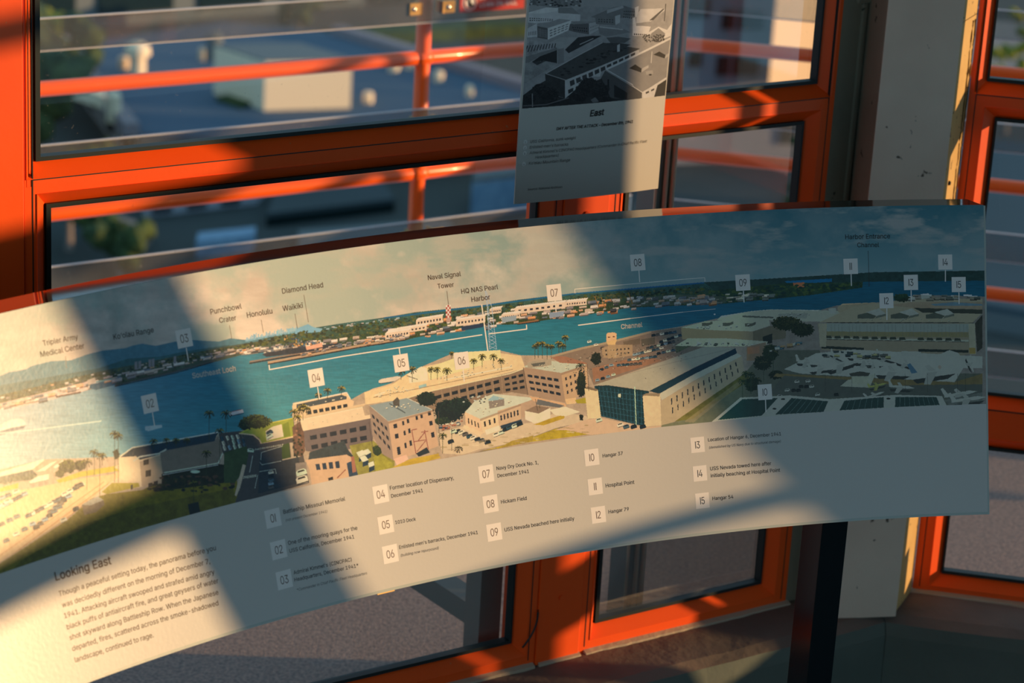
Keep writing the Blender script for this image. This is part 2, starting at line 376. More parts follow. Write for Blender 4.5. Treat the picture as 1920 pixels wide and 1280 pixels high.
RC = offpt(0, RO, 0); RL_ = offpt(-1, RO, 0); RR_ = offpt(1, RO, 0)
def railing(F, sA, sB, posts, label):
    r = empty('railing', F(sA, RO, ZD)); tag(r, label, 'railing', GR)
    for z in RZ:
        mb = MB(); mb.tube([F(s, RO, z) for s in np.linspace(sA, sB, 6)], RP, 20); mb.build('rail', M['pipe'], r, smooth=True)
    for s in posts:
        mb = MB(); mb.tube([F(s, RO, ZD), F(s, RO, 1.19 + RP)], RP * 1.06, 20); mb.build('post', M['pipe'], r, smooth=True)
        for z in RZ:
            mb = MB(); mb.tube([F(s - 0.020, RO, z), F(s - 0.008, RO, z), F(s + 0.008, RO, z), F(s + 0.020, RO, z)], [RP, RP * 1.22, RP * 1.22, RP], 20)
            mb.build('weld_collar', M['pipe'], r, smooth=True)
    return r
railing(F1, -0.707, 3.05, (-0.093, 1.40), 'orange pipe railing behind the wide left window')
railing(F2, -0.672, 2.9, (0.95,), 'orange pipe railing seen through the narrow panes and right window')
def strips(F, sA, sB, posts, side):
    for j, (z0, z1) in enumerate(SZ):
        s_ = empty('acrylic_strip', F(sA, RO - 0.03, z0))
        tag(s_, ('uppermost', 'second from top', 'third from top', 'lowest')[j] + ' clear acrylic strip fixed to the %s railing' % side, 'acrylic strip', 'clear acrylic strips on the railings')
        cuts = [sA] + list(posts) + [sB]
        mb = MB(); mb.fbox(F, sA, sB, RO - 0.028, RO - 0.022, z0 + 0.0011, z1 - 0.0011); mb.build('sheet', M['acrylic'], s_)
        for zz in (z0, z1):
            mb = MB(); mb.fbox(F, sA, sB, RO - 0.0282, RO - 0.0218, zz - 0.0011, zz + 0.0011); mb.build('edge', M['acrylic_edge'], s_)
        for p in posts:
            for d in (-1, 1):
                c = p + d * 0.046; zc = (z0 + z1) / 2
                b = MB(); b.fbox(F, c - 0.014, c + 0.014, RO - 0.033, RO - 0.029, zc - 0.014, zc + 0.014)
                b.fbox(F, min(c + 0.014 * -d, c - 0.019 * d), max(c + 0.014 * -d, c - 0.019 * d), RO - 0.033, RO - 0.004, zc - 0.014, zc + 0.014)
                b.build('clip', M['brass'], s_, bevel=0.001)
                sb = MB(); ctr = F(c + 0.003, RO - 0.033, zc); nn_ = F(0, -1, 0) - F(0, 0, 0)
                sb.tube([ctr, ctr + nn_ * 0.002, ctr + nn_ * 0.004], [0.0052, 0.005, 0.0025], 12); sb.build('screw', M['steel'], s_, smooth=True)
        if j == 0 and side == 'left':
            lb = MB(); lb.fbox(F, -0.345, -0.168, RO - 0.0302, RO - 0.0292, 1.0165, 1.060); L0 = lb.build('warning_label', M['red_label'], s_)
            WARN.append((s_, F))
WARN = []
strips(F1, -0.70, 3.0, (-0.093, 1.40), 'left')
strips(F2, -0.665, 2.8, (0.95,), 'right')
# grey corner post with conduits
gp = empty('downpipe_post', F1(0.415, 0.12, ZD)); tag(gp, 'grey green steel post with cream conduits standing outside beside the hanging sheet', 'post')
mb = MB(); mb.fbox(F1, 0.394, 0.434, 0.14, 0.185, ZD, 2.9); mb.build('channel', M['greygreen'], gp)
for s_, r_ in ((0.434, 0.0026), (0.414, 0.0040), (0.3995, 0.0046)):
    mb = MB(); mb.tube([F1(s_, 0.135, ZD), F1(s_, 0.135, 2.9)], r_, 12); mb.build('conduit', M['cream'], gp, smooth=True)
# weathered upright and brace behind the left lower pane
st = empty('deck_brace', F1(0.77, 0.1, ZD)); tag(st, 'grey steel brace leaning on an upright behind the left lower pane', 'brace')
M['weathered'] = mat('weathered grey steel', (0.16, 0.15, 0.13), 0.7)
mb = MB(); mb.fbox(F1, 0.746, 0.788, 0.066, 0.11, ZD, 0.58); mb.build('upright', M['weathered'], st)
q0, q1, q2, q3 = at_z(918, 1157, 0.335), at_z(800, 1080, 0.335), at_z(800, 1046, 0.335), at_z(918, 1121, 0.335)
ex = (q1 - q0) * 2.2; 
mb = MB(); mb.box8([q0 - [0, 0, .04], q0 + ex - [0, 0, .04], q3 + ex - [0, 0, .04], q3 - [0, 0, .04], q0, q0 + ex, q3 + ex, q3]); mb.build('brace', M['weathered'], st)
# ------------------------------------------------------------------ interpretive panel (cone segment leaning away from the reader)
CC = np.array([1.961 * .6, 1.96791 * .6, ZC - .9]); R0, KK, HB = 3.88984 * .6, 0.34054, -0.69205 * .6
TH0, TH1 = -1.02, -0.2226
def cone(th, h, off=0.0):
    n = np.array([-math.sin(th), -math.cos(th), KK]) / math.sqrt(1 + KK * KK)
    return CC + np.array([(R0 + KK * h) * math.sin(th), (R0 + KK * h) * math.cos(th), h]) + n * off
def cone_uv(x, y):
    d = ray(x, y); o = CAM - CC
    a = d[0] ** 2 + d[1] ** 2 - (KK * d[2]) ** 2; b = 2 * (o[0] * d[0] + o[1] * d[1] - (R0 + KK * o[2]) * KK * d[2])
    c = o[0] ** 2 + o[1] ** 2 - (R0 + KK * o[2]) ** 2
    t = (-b + math.sqrt(b * b - 4 * a * c)) / (2 * a); P = CAM + d * t
    return math.atan2(P[0] - CC[0], P[1] - CC[1]), P[2] - CC[2]
SL = math.sqrt(1 + KK * KK)
sign = empty('interpretive_sign', (0.45, 3.35, 0)); tag(sign, 'curved black framed panorama sign board titled Looking East on a black post', 'sign')
ths = np.linspace(TH0, TH1, 90)
def up(th, b, h):    # point b behind the face rim, horizontally outward
    return cone(th, h) + np.array([math.sin(th) * b, math.cos(th) * b, 0])
body = MB(); body.loft([[up(t, 0.0005, 0.0), up(t, 0.062, -0.0076), up(t, 0.030, HB), up(t, 0.0005, HB)] for t in ths]); body.build('backing_box', M['black'], sign)
face = MB()
rings = [[cone(t, HB * k / 24.0, 0.003) for k in range(25)] for t in ths]
n0 = 0
for r in rings: face.v += [tuple(p) for p in r]
for i in range(len(ths) - 1):
    for j in range(24):
        a = i * 25 + j; face.f.append((a, a + 1, a + 26, a + 25))
rim = MB(); rim.loft([[cone(t, -0.0008, 0.0028), cone(t, -0.0008, 0.0002), cone(t, HB - 0.0035, 0.0002), cone(t, HB - 0.0035, 0.0028)] for t in np.linspace(TH0, TH1 + 0.0012, 90)])
rim.build('acrylic_face', mat('pale panel edge', (0.45, 0.50, 0.46), 0.25), sign)
pm = bpy.data.materials.new('printed panorama'); pm.use_nodes = True
fo = face.build('panorama_print', pm, sign, smooth=True, fix=False)
uv = fo.data.uv_layers.new(name='UVMap')
U = np.array([(((v % (90 * 25)) // 25) / 89.0, 1 - (v % 25) / 24.0) for v in range(len(face.v))])
li = np.empty(len(fo.data.loops), dtype=np.int32); fo.data.loops.foreach_get('vertex_index', li)
uv.data.foreach_set('uv', U[li].astype(np.float32).ravel())
# support post under the right half of the board
tp = -0.334; PF = Frame(np.array([0.4515, 3.2545, 0.0]), np.array([math.cos(tp), -math.sin(tp), 0]), np.array([math.sin(tp), math.cos(tp), 0]))
pf = MB(); pf.fbox(PF, 0.006, 0.046, 0.012, 0.075, 0.0, 0.83); pf.build('post', M['blackpost'], sign, bevel=0.001)
bpz = MB(); bpz.fbox(PF, -0.06, 0.11, -0.05, 0.14, 0.0, 0.012); bpz.build('base_plate', M['blackpost'], sign, bevel=0.002)
mt = MB(); a_, h_ = cone_uv(730, 1103)
mt.loft([[up(t, 0.008, HB - 0.001), up(t, 0.030, HB - 0.001), up(t, 0.030, HB - 0.009), up(t, 0.008, HB - 0.009)] for t in np.linspace(a_ - 0.0065, a_ + 0.0055, 4)])
mt.build('mounting_clip', M['brass'], sign)

# ------------------------------------------------------------------ hanging sheet on the mullion
S_L, S_R, S_B, S_T = 0.800, 0.529, 1.086, 1.62
sh = empty('hanging_sign_sheet', F1(0.66, -0.03, S_T)); tag(sh, 'white printed sheet titled East with a sepia aerial photo hanging on the mullion', 'sign')
SD = -0.030
def sheet(s, z, off=0.0):     # slightly bowed sheet; the lower edge swings a touch toward the room
    q = (s - S_R) / (S_L - S_R)
    return F1(s, SD - 0.006 * math.sin(q * math.pi) - 0.02 * max(0, (1.3 - z)) ** 2 * 10 * 0.3 - off, z)
def sheet_sz(x, y):
    P0 = F1(0, SD - 0.004, 0); d = ray(x, y); t = ((P0 - CAM) @ OUT[1]) / (d @ OUT[1]); P = CAM + d * t
    return float((K - P) @ DIR[1]), float(P[2])
sq = MB(); SN, ZN = 24, 24
corner = {n: sheet_sz(*p) for n, p in dict(tl=(994, 0), tr=(1266.5, 0), bl=(967, 384), br=(1233.5, 353)).items()}
def sheet_uv(u, v):    # u 0..1 left to right, v 0..1 bottom to top of the visible part (extends above 1)
    l = np.array(corner['bl']) * (1 - v) + np.array(corner['tl']) * v; r = np.array(corner['br']) * (1 - v) + np.array(corner['tr']) * v
    return l * (1 - u) + r * u
VT = 1.55
for i in range(SN + 1):
    for j in range(ZN + 1):
        s_, z_ = sheet_uv(i / SN, VT * j / ZN); sq.v.append(tuple(sheet(s_, z_)))
for i in range(SN):
    for j in range(ZN):
        a = i * (ZN + 1) + j; sq.f.append((a, a + ZN + 1, a + ZN + 2, a + 1))
back = MB(); nb = len(sq.v); back.v = [tuple(np.array(v) + OUT[1] * 0.0022) for v in sq.v] ; back.f = [f[::-1] for f in sq.f]
# side walls of the sheet
m1 = ZN + 1
edge = MB(); loop = [i * m1 for i in range(SN + 1)] + [SN * m1 + j for j in range(1, m1)] + [i * m1 + ZN for i in range(SN - 1, -1, -1)] + [j for j in range(ZN - 1, 0, -1)]
edge.loft([[sq.v[i] for i in loop], [tuple(np.array(sq.v[i]) + OUT[1] * 0.0022) for i in loop]], caps=False)
back.v += edge.v; back.f += [tuple(i + nb for i in f) for f in edge.f]
back.build('backing_sheet', M['paper'], sh)
em = bpy.data.materials.new('printed sheet'); em.use_nodes = True
so = sq.build('printed_face', em, sh, smooth=True, fix=False)
uv = so.data.uv_layers.new(name='UVMap'); li = np.empty(len(so.data.loops), dtype=np.int32); so.data.loops.foreach_get('vertex_index', li)
U = np.array([((v // m1) / SN, (v % m1) / ZN) for v in range(len(sq.v))]); uv.data.foreach_set('uv', U[li].astype(np.float32).ravel())
# unseen board added low in the far right facet; it throws the shade over the board's right half
nb_ = MB(); nb_.fbox(F3, 0.03, 0.415, -0.02, -0.012, 0.62, 1.555); tag(nb_.build('shade_board', M['paper'], bevel=0.001), 'white board added out of view in the far right window to shade the sign', 'board')

cdt = MB(); cdt.fbox(F2, 1.075, 1.10, 0.05, 0.075, ZD + 0.01, 2.9); tag(cdt.build('shade_pipe', M['greygreen'], bevel=0.001), 'thin grey pipe added out of view outside the right facet to cast a narrow shadow', 'pipe')  # unseen bar added to throw the narrow dark stripe on the front frames

shade_sheet = MB(); shade_sheet.fbox(F2, 1.66, 2.06, -0.008, -0.005, 1.09, 2.0); tag(shade_sheet.build('hanging_sign_sheet', M['paper']), 'blank white sheet added out of view on the right facet to cast shade', 'sign')  # unseen sheet added to keep sun off the left of the East sheet

kp = MB(); kp.fbox(F2, 0.69, 2.2, 0.085, 0.095, ZD, 0.47); tag(kp.build('shade_plate', M['greygreen']), 'low grey plate added out of view outside the right facet to block low sun', 'plate')  # unseen plate added to keep low sun off the front kerb

# ------------------------------------------------------------------ the yard and buildings far below the tower
M['yard'] = mat('dark yard asphalt', (0.035, 0.05, 0.055), 0.95, var=(0.06, 0.065, 0.06), scale=0.03)
M['blueroof'] = mat('blue grey roof membrane', (0.040, 0.088, 0.155), 0.8, var=(0.055, 0.105, 0.17), scale=0.08)
M['parapet'] = mat('pinkish parapet', (0.26, 0.22, 0.25), 0.8)
M['brownwall'] = mat('brown grey wall', (0.27, 0.22, 0.20), 0.85, var=(0.22, 0.19, 0.18), scale=0.3)
M['white'] = mat('sun toned white render', (0.92, 0.76, 0.55), 0.8)  # raised and warmed to stand in for sunlight the faces barely get
M['lilac'] = mat('pale lilac render', (0.20, 0.21, 0.26), 0.85, var=(0.15, 0.165, 0.21), scale=0.1)
M['greywall'] = mat('grey facade', (0.13, 0.155, 0.17), 0.85)
M['darkwin'] = mat('dark far glazing', (0.006, 0.016, 0.018), 0.95)
M['darkwin'].node_tree.nodes['Principled BSDF'].inputs['Specular IOR Level'].default_value = 0.08
M['skyblue'] = mat('pale blue cladding', (0.22, 0.36, 0.52), 0.7, var=(0.15, 0.27, 0.42), scale=1.5)
M['darkroof'] = mat('dark teal roof', (0.03, 0.05, 0.06), 0.8, var=(0.045, 0.065, 0.08), scale=0.1)
M['warmwall'] = mat('warm stucco', (0.80, 0.58, 0.38), 0.85)
M['leaf'] = mat('dark green foliage', (0.022, 0.045, 0.018), 0.9, var=(0.06, 0.09, 0.02), scale=0.9)
M['leafy'] = mat('yellow green foliage', (0.25, 0.24, 0.02), 0.9, var=(0.12, 0.16, 0.02), scale=0.9)
M['deepblue'] = mat('deep blue roof', (0.012, 0.048, 0.075), 0.85, var=(0.02, 0.065, 0.10), scale=0.1)
M['hall'] = mat('white hall render', (0.36, 0.40, 0.48), 0.85)
ZG, ZR = -41.0, -38.0
yd = MB(); yd.box8([(-400, 60, ZG - 1), (400, 60, ZG - 1), (400, 700, ZG - 1), (-400, 700, ZG - 1), (-400, 60, ZG), (400, 60, ZG), (400, 700, ZG), (-400, 700, ZG)])
tag(yd.build('yard_ground', M['yard']), kind='structure')
def zat(P, x, y):
    d = ray(x, y); return ZC + d[2] * (math.hypot(P[0], P[1]) / math.hypot(d[0], d[1]))
def prism(pts, z0, z1):
    mb = MB(); mb.loft([[(p[0], p[1], z0) for p in pts], [(p[0], p[1], z1) for p in pts]]); return mb
def vsub(mb, P, Q, u0, u1, z0, z1, t=0.25):     # slab proud of the wall P-Q (toward the tower)
    P = np.array(P); Q = np.array(Q); d = Q - P; n = np.array([d[1], -d[0], 0]); n /= np.linalg.norm(n)
    if n @ (CAM - P) < 0: n = -n
    a = P + d * u0; b = P + d * u1; z = lambda p, h: np.array([p[0], p[1], h])
    mb.box8([z(a, z0), z(b, z0), z(b + n * t, z0), z(a + n * t, z0), z(a, z1), z(b, z1), z(b + n * t, z1), z(a + n * t, z1)])
def building(name, label, roofpx, zr, z0, wall, roof, wins=(), cat='building'):
    """roofpx: outline of the roof in the reference frame at height zr; wins: (edge index, [(u0,u1,dz_top,dz_bottom)])"""
    P = [at_z(x, y, zr) for x, y in roofpx]; b = empty(name, (P[0][0], P[0][1], z0)); tag(b, label, cat)
    prism(P, z0, zr - 0.3).build('walls', M[wall], b); prism(P, zr - 0.3, zr).build('roof', M[roof], b)
    for e, lst in wins:
        for (u0, u1, t0, t1) in lst:
            mb = MB(); vsub(mb, P[e], P[(e + 1) % len(P)], u0, u1, zr - t1, zr - t0); mb.build('window', M['darkwin'], b)
    return b, P
# 1 the long flat blue roof
b, P = building('flat_roof_building', 'long building with blue grey flat roof and pinkish parapets below the upper pane', [(128, 84), (262, 250), (480, 262), (1010, 232), (1010, 172), (640, 62), (420, 40)], ZR, ZG, 'brownwall', 'blueroof',
    [(0, [(0.35, 0.42, 0.9, 2.3), (0.6, 0.67, 0.9, 2.3), (0.82, 0.89, 0.9, 2.3)]), (1, [(0.1, 0.16, 0.9, 2.2), (0.35, 0.41, 0.9, 2.2), (0.6, 0.66, 0.9, 2.2)])])
for e in (0, 4):
    mb = MB(); vsub(mb, P[e], P[e + 1], 0, 1, ZR - 0.2, ZR + 0.7, 1.1); mb.build('parapet', M['parapet'], b)
a0, a1 = at_z(495, 208, ZR), at_z(657, 203, ZR); zt = zat(a0, 497, 116)
nrm = np.array([-(a1 - a0)[1], (a1 - a0)[0], 0]); nrm /= np.linalg.norm(nrm)
if nrm @ a0 < 0: nrm = -nrm
a3 = at_z(447, 192, ZR); dv = (a3 - a0)
blk = empty('roof_penthouse', a0); tag(blk, 'boxy cream roof block with a sunlit front on the blue roof', 'roof block')
prism([a0, a1, a1 + dv * 2.0, a0 + dv * 2.0], ZR, zt).build('walls', M['white'], blk); prism([a0, a1, a1 + dv * 2.0, a0 + dv * 2.0], zt, zt + 0.12).build('roof', M['greywall'], blk)
def drum(name, label, x, y, yt, w, dome=False, m='white', z=ZR, group=None):
    P = at_z(x, y, z); zt = zat(P, x, yt); r = w / 2 * np.linalg.norm(P - CAM) / FPX
    o = MB(); h = zt - z
    if dome: o.tube([P, P + [0, 0, h * 0.55], P + [0, 0, h * 0.6], P + [0, 0, h * 0.85], P + [0, 0, h]], [r, r, r * 1.6, r * 1.5, r * 0.5], 18)
    else: o.tube([P, P + [0, 0, h * 0.85], P + [0, 0, h]], [r, r, r * 0.7], 14)
    tag(o.build(name, M[m], smooth=False), label, 'vent', group)
drum('roof_vent', 'tall capped cream roof vent left on the blue roof', 258, 138, 78, 30, True)
drum('roof_vent', 'stout cream vent stub below the capped vent, by the parapet', 213, 228, 172, 28)
drum('roof_vent', 'capped grey roof vent right of the tall cream one', 400, 112, 58, 22, True, 'greywall')
for i, (x, y, w) in enumerate(((232, 128, 20), (380, 112, 16))):
    drum('vent_outlet', ('small tan outlet beside the tall capped vent', 'small tan outlet beside the capped grey vent')[i], x, y, y - 22, w, m='warmwall')
for x, y, w, lab in ((690, 192, 19, 'small round cream vent between the roof block and the railing post'), (822, 153, 19, 'round cream vent just right of the railing post'), (880, 180, 15, 'smallest round cream vent near the acrylic strip'),
                (738, 134, 22, 'low cream vent behind the upper orange rail'), (768, 128, 20, 'low cream vent touching the railing post outline')):
    drum('roof_outlet', lab, x, y, y - 20, w, z=ZR)
P0 = at_z(128, 205, ZR); 
mb = prism([at_z(128, 182, ZR), at_z(196, 205, ZR), at_z(196, 180, ZR), at_z(150, 165, ZR)], ZR, ZR + 0.9); tag(mb.build('roof_hatch', M['white']), 'low sunlit hatch at the left parapet of the blue roof', 'roof hatch')
mb = prism([at_z(405, 190, ZR), at_z(452, 205, ZR), at_z(480, 196, ZR), at_z(430, 184, ZR)], ZR, ZR + 0.35); tag(mb.build('roof_drain_pit', M['leaf']), 'dark flat patch in front of the roof block', 'roof pit')
# 2 facade with columns across the top of the view
fz = ZG + 2
f0, f1 = at_z(20, 66, fz - 2), at_z(1060, -22, fz - 2)
fb = empty('colonnade_building', f0); tag(fb, 'long grey building with dark glazing between pale columns, behind the blue roof', 'building')
dv = np.array([f0[0], f0[1], 0]); dv = dv / np.linalg.norm(dv) * 30
prism([f0, f1, f1 + dv, f0 + dv], ZG, ZG + 14).build('walls', M['greywall'], fb)
for x0, x1, ya, yb in ((40, 124, -12, 26), (162, 290, -16, 22), (335, 450, -16, 10), (500, 610, -20, 4), (650, 770, -20, 2), (40, 124, -64, -34), (162, 290, -68, -38), (335, 450, -72, -42),
                       (556, 640, 50, 82), (672, 742, 44, 78), (800, 838, 36, 70), (858, 900, 34, 66), (925, 990, 30, 60)):
    u0, u1 = (x0 - 20) / 1040, (x1 - 20) / 1040; Pq = f0 + (f1 - f0) * (u0 + u1) / 2; xm = (x0 + x1) / 2
    mb = MB(); vsub(mb, f0, f1, u0, u1, max(ZG, zat(Pq, xm, yb)), zat(Pq, xm, ya)); mb.build('window', M['darkwin'], fb)
hd = MB(); h0, h1 = at_z(640, 88, ZG), at_z(1000, 68, ZG); hv = (at_z(500, 40, ZG) - h0) * 0.25
hd.loft([[h0, h1, h1 + hv, h0 + hv], [h0 + [0, 0, 1.0], h1 + [0, 0, 1.0], h1 + hv + [0, 0, 1.0], h0 + hv + [0, 0, 1.0]]]); tag(hd.build('hedge', M['leaf']), 'dark clipped hedge along the foot of the grey colonnade building', 'hedge')
# 3 small buildings under the lower pane
building('white_hall', 'white hall with three dark openings seen under the second orange rail', [(268, 362), (482, 338), (520, 300), (300, 320)], ZG + 1.6, ZG, 'hall', 'greywall', [(0, [(0.08, 0.24, 0.35, 1.3), (0.38, 0.54, 0.35, 1.3), (0.68, 0.84, 0.35, 1.3)])])
building('corrugated_shed', 'low shed clad in pale blue corrugated sheet in front of the white hall', [(368, 452), (476, 440), (480, 425), (372, 436)], ZG + 1.1, ZG, 'skyblue', 'skyblue')
building('blue_wall_block', 'pale blue block left of the hanging sheet, lower pane', [(885, 335), (1010, 320), (1010, 285), (900, 300)], ZG + 2.6, ZG, 'skyblue', 'greywall')
building('brown_roof_shed', 'brown roofed shed left of the white hall', [(175, 420), (262, 445), (285, 425), (215, 400)], ZG + 1, ZG, 'brownwall', 'brownwall')
building('dark_roof_shed', 'dark roofed shed right of the white hall', [(500, 400), (740, 372), (720, 340), (520, 355)], ZG + 0.9, ZG, 'darkwin', 'darkroof', [])
building('grey_roof_shed', 'grey roofed shed near the clip of the lower strip', [(560, 470), (860, 440), (840, 410), (560, 432)], ZG + 0.8, ZG, 'greywall', 'greywall', [])
# 4 pale building right of the hanging sheet
r0, r1 = at_z(1180, 425, ZG), at_z(1600, 400, ZG)
rb = empty('pale_block', r0); tag(rb, 'pale lilac block with rows of dark windows beyond the narrow pane', 'building')
dv = np.array([r0[0], r0[1], 0]); dv = dv / np.linalg.norm(dv) * 7
HB_ = zat(r0, 1180, -90)
prism([r0, r1, r1 + dv, r0 + dv], ZG, HB_).build('walls', M['lilac'], rb)
def uv_of(x): return (x - 1180) / 420.0
for yy, xs in ((35, (1360, 1391, 1412)), (122, (1350, 1379, 1402)), (-40, (1365, 1395, 1415)), (12, (1298, 1315)), (105, (1300,)), (250, (1469,))):
    for x in xs:
        u = uv_of(x - 0.083 * (412 - yy)); Pq = r0 + (r1 - r0) * u; zc = zat(Pq, x, yy)
        mb = MB(); vsub(mb, r0, r1, u - 0.026, u + 0.026, zc - 0.62, zc + 0.62); mb.build('window', M['darkwin'], rb)
qa = r0 + (r1 - r0) * uv_of(1415); qb = r0 + (r1 - r0) * uv_of(1600); tc_ = np.array([-qa[0], -qa[1], 0]); tc_ = tc_ / np.linalg.norm(tc_) * np.linalg.norm(qb - qa) * 0.75
zt = zat(qa, 1440, 140); prism([qa, qa + tc_, qb], zt, HB_).build('bay', M['warmwall'], rb)  # wedge angled to catch the sun, standing in for the wall's sunlit part
building('low_dark_roof', 'dark flat roof in front of the pale block, below its windows', [(1170, 440), (1660, 470), (1600, 302), (1215, 290)], ZG + 4, ZG, 'greywall', 'darkroof')
# 5 right window
building('blue_roof_hall', 'wide hall with a deep blue roof under the right window', [(1780, 560), (2080, 610), (2080, 290), (1800, 250)], ZG + 1.5, ZG, 'greywall', 'deepblue')
building('grey_store', 'grey store building behind the blue roofed hall', [(1790, 130), (2060, 160), (2060, 60), (1800, 30)], ZG + 2, ZG, 'greywall', 'brownwall')
def tree(label, x, y, h, r, m='leaf', z=ZG):
    P = at_z(x, y, z); t = empty('tree', P); tag(t, label, 'tree', 'trees around the yard')
    mb = MB(); mb.tube([P, P + [0, 0, h * 0.5]], [0.25, 0.15], 8); mb.build('trunk', M['brownwall'], t)
    bm = bmesh.new()
    for k in range(16):
        d = Vector((random.uniform(-1, 1), random.uniform(-1, 1), random.uniform(-0.7, 1))); 
        if d.length > 1: d.normalize()
        c = Vector([float(v) for v in P]) + Vector((0, 0, h * 0.62)) + Vector((d.x * r, d.y * r, d.z * h * 0.34))
        bmesh.ops.create_icosphere(bm, subdivisions=1, radius=r * random.uniform(0.32, 0.5), matrix=Matrix.Translation(c))
    for v in bm.verts: v.co += Vector((random.uniform(-1, 1), random.uniform(-1, 1), random.uniform(-1, 1))) * r * 0.07
    me = bpy.data.meshes.new('crown'); bm.to_mesh(me); bm.free(); me.materials.append(M[m]); o = bpy.data.objects.new('crown', me); C.objects.link(o); o.parent = t; o.matrix_parent_inverse = t.matrix_world.inverted()
for lab, x, y, h, r, m in (('dark tree at the left edge of the upper pane', 75, 330, 9, 3.2, 'leaf'), ('dark tree left of the roof building, upper one', 95, 225, 8, 3.0, 'leaf'),
        ('yellow green bush near the left jamb', 82, 118, 4.5, 1.6, 'leafy'), ('dark bush beside the top left parapet', 112, 190, 5, 1.5, 'leaf'), 
        ('dark tree in the corner of the lower pane', 130, 470, 6, 3.2, 'leaf'), ('dark tree in front of the blue sheds', 225, 520, 3.5, 1.8, 'leaf'),
        ('tree shading the sunlit bay of the pale block', 1485, 500, 9.5, 0.8, 'leaf'), 
        ('yellow flowering tree top in the right window', 1884, 250, 10.2, 1.1, 'leafy'), ('small yellow green tree at the right window jamb', 1850, 300, 9.0, 0.8, 'leafy'), ('dark tree in front of the grey colonnade, above the roof block', 560, 70, 3.5, 1.6, 'leaf')):
    tree(lab, x, y, h, r, m)

# ------------------------------------------------------------------ lettering as real glyph meshes
def load(name):
    try: return bpy.data.fonts.load(bpy.utils.system_resource('DATAFILES', path='fonts') + '/' + name)
    except Exception: return None
FONT = load('Inter.woff2')
from mathutils.geometry import delaunay_2d_cdt
def glyphs(text, bold=0.0, res=2):
    """outline of the text filled by the non-zero winding rule (robust for overlapping contours)"""
    cu = bpy.data.curves.new('t', 'FONT'); cu.body = text; cu.size = 1.0; cu.resolution_u = res; cu.fill_mode = 'NONE'
    if FONT: cu.font = FONT
    o = bpy.data.objects.new('t', cu); C.objects.link(o); me = bpy.data.meshes.new_from_object(o)
    v = np.array([p.co[:2] for p in me.vertices]); e = [tuple(q.vertices) for q in me.edges]
    bpy.data.objects.remove(o); bpy.data.curves.remove(cu); bpy.data.meshes.remove(me)
    ed = [(a, b) if abs(a - b) == 1 and a < b or abs(a - b) > 1 and a > b else (b, a) for a, b in e]
    out = delaunay_2d_cdt([Vector(p) for p in v], ed, [], 0, 1e-6, False)
    V = np.array([tuple(p) for p in out[0]]); tri = np.array([f for f in out[2] if len(f) == 3]); c = V[tri].mean(1)
    A_ = v[[q[0] for q in ed]]; B_ = v[[q[1] for q in ed]]; wn = np.zeros(len(c), int)
    for k in range(len(ed)):
        (xa, ya), (xb, yb) = A_[k], B_[k]
        if ya == yb: continue
        r = (c[:, 1] >= min(ya, yb)) & (c[:, 1] < max(ya, yb)); xc = xa + (c[:, 1] - ya) * (xb - xa) / (yb - ya)
        wn += np.where(r & (xc > c[:, 0]), 1 if yb > ya else -1, 0)
    return V, [tuple(int(i) for i in t) for t in tri[wn != 0]]
def letter_mesh(V3, f, m, parent, name='lettering'):
    me = bpy.data.meshes.new(name); me.from_pydata([tuple(p) for p in V3], [], f); me.materials.append(m)
    o = bpy.data.objects.new(name, me); C.objects.link(o); o.parent = parent; o.matrix_parent_inverse = parent.matrix_world.inverted(); return o
def embolden(v, f, b):
    if not b: return v, f
    n = len(v); V = [v]; Fs = list(f)
    for k, (dx, dy) in enumerate(((b, 0), (0, b), (b, b))):
        V.append(v + np.array([dx, dy])); Fs += [tuple(i + n * (k + 1) for i in q) for q in f]
    return np.vstack(V), Fs
CAPH = float(glyphs('H')[0][:, 1].max())
def numeral(num):
    V = []; Fs = []; x = 0.0
    for ch in num:
        if ch == '1': v = np.array([[0.02, 0], [0.085, 0], [0.085, CAPH], [0.02, CAPH]]); f = [(0, 1, 2, 3)]; adv = 0.15
        else: v, f = glyphs(ch, 0, 3); v = v - np.array([v[:, 0].min(), 0]); v[:, 0] *= 0.9; adv = v[:, 0].max() + 0.06
        n = sum(len(q) for q in V); V.append(v + np.array([x, 0])); Fs += [tuple(i + n for i in q) for q in f]; x += adv
    return np.vstack(V), Fs
TO = 0.00312
def cone_text(text, p0, p1, m='ink', bold=0.0, italic=0.0, vs=1.0, parent=None, off=TO):
    """text whose base line runs from p0 to p1 on the board"""
    v, f = glyphs(text); v, f = embolden(v, f, bold); x0, x1 = v[:, 0].min(), v[:, 0].max(); w = x1 - x0
    t0, h0 = cone_uv(*p0); t1, h1 = cone_uv(*p1)
    arc = abs(t1 - t0) * (R0 + KK * (h0 + h1) / 2); k = arc / w * vs
    P = []
    for x, y in v:
        q = (x + italic * y - x0) / w; P.append(cone(t0 + (t1 - t0) * q, h0 + (h1 - h0) * q + y * k / SL, off))
    return letter_mesh(P, f, M[m], parent or sign)
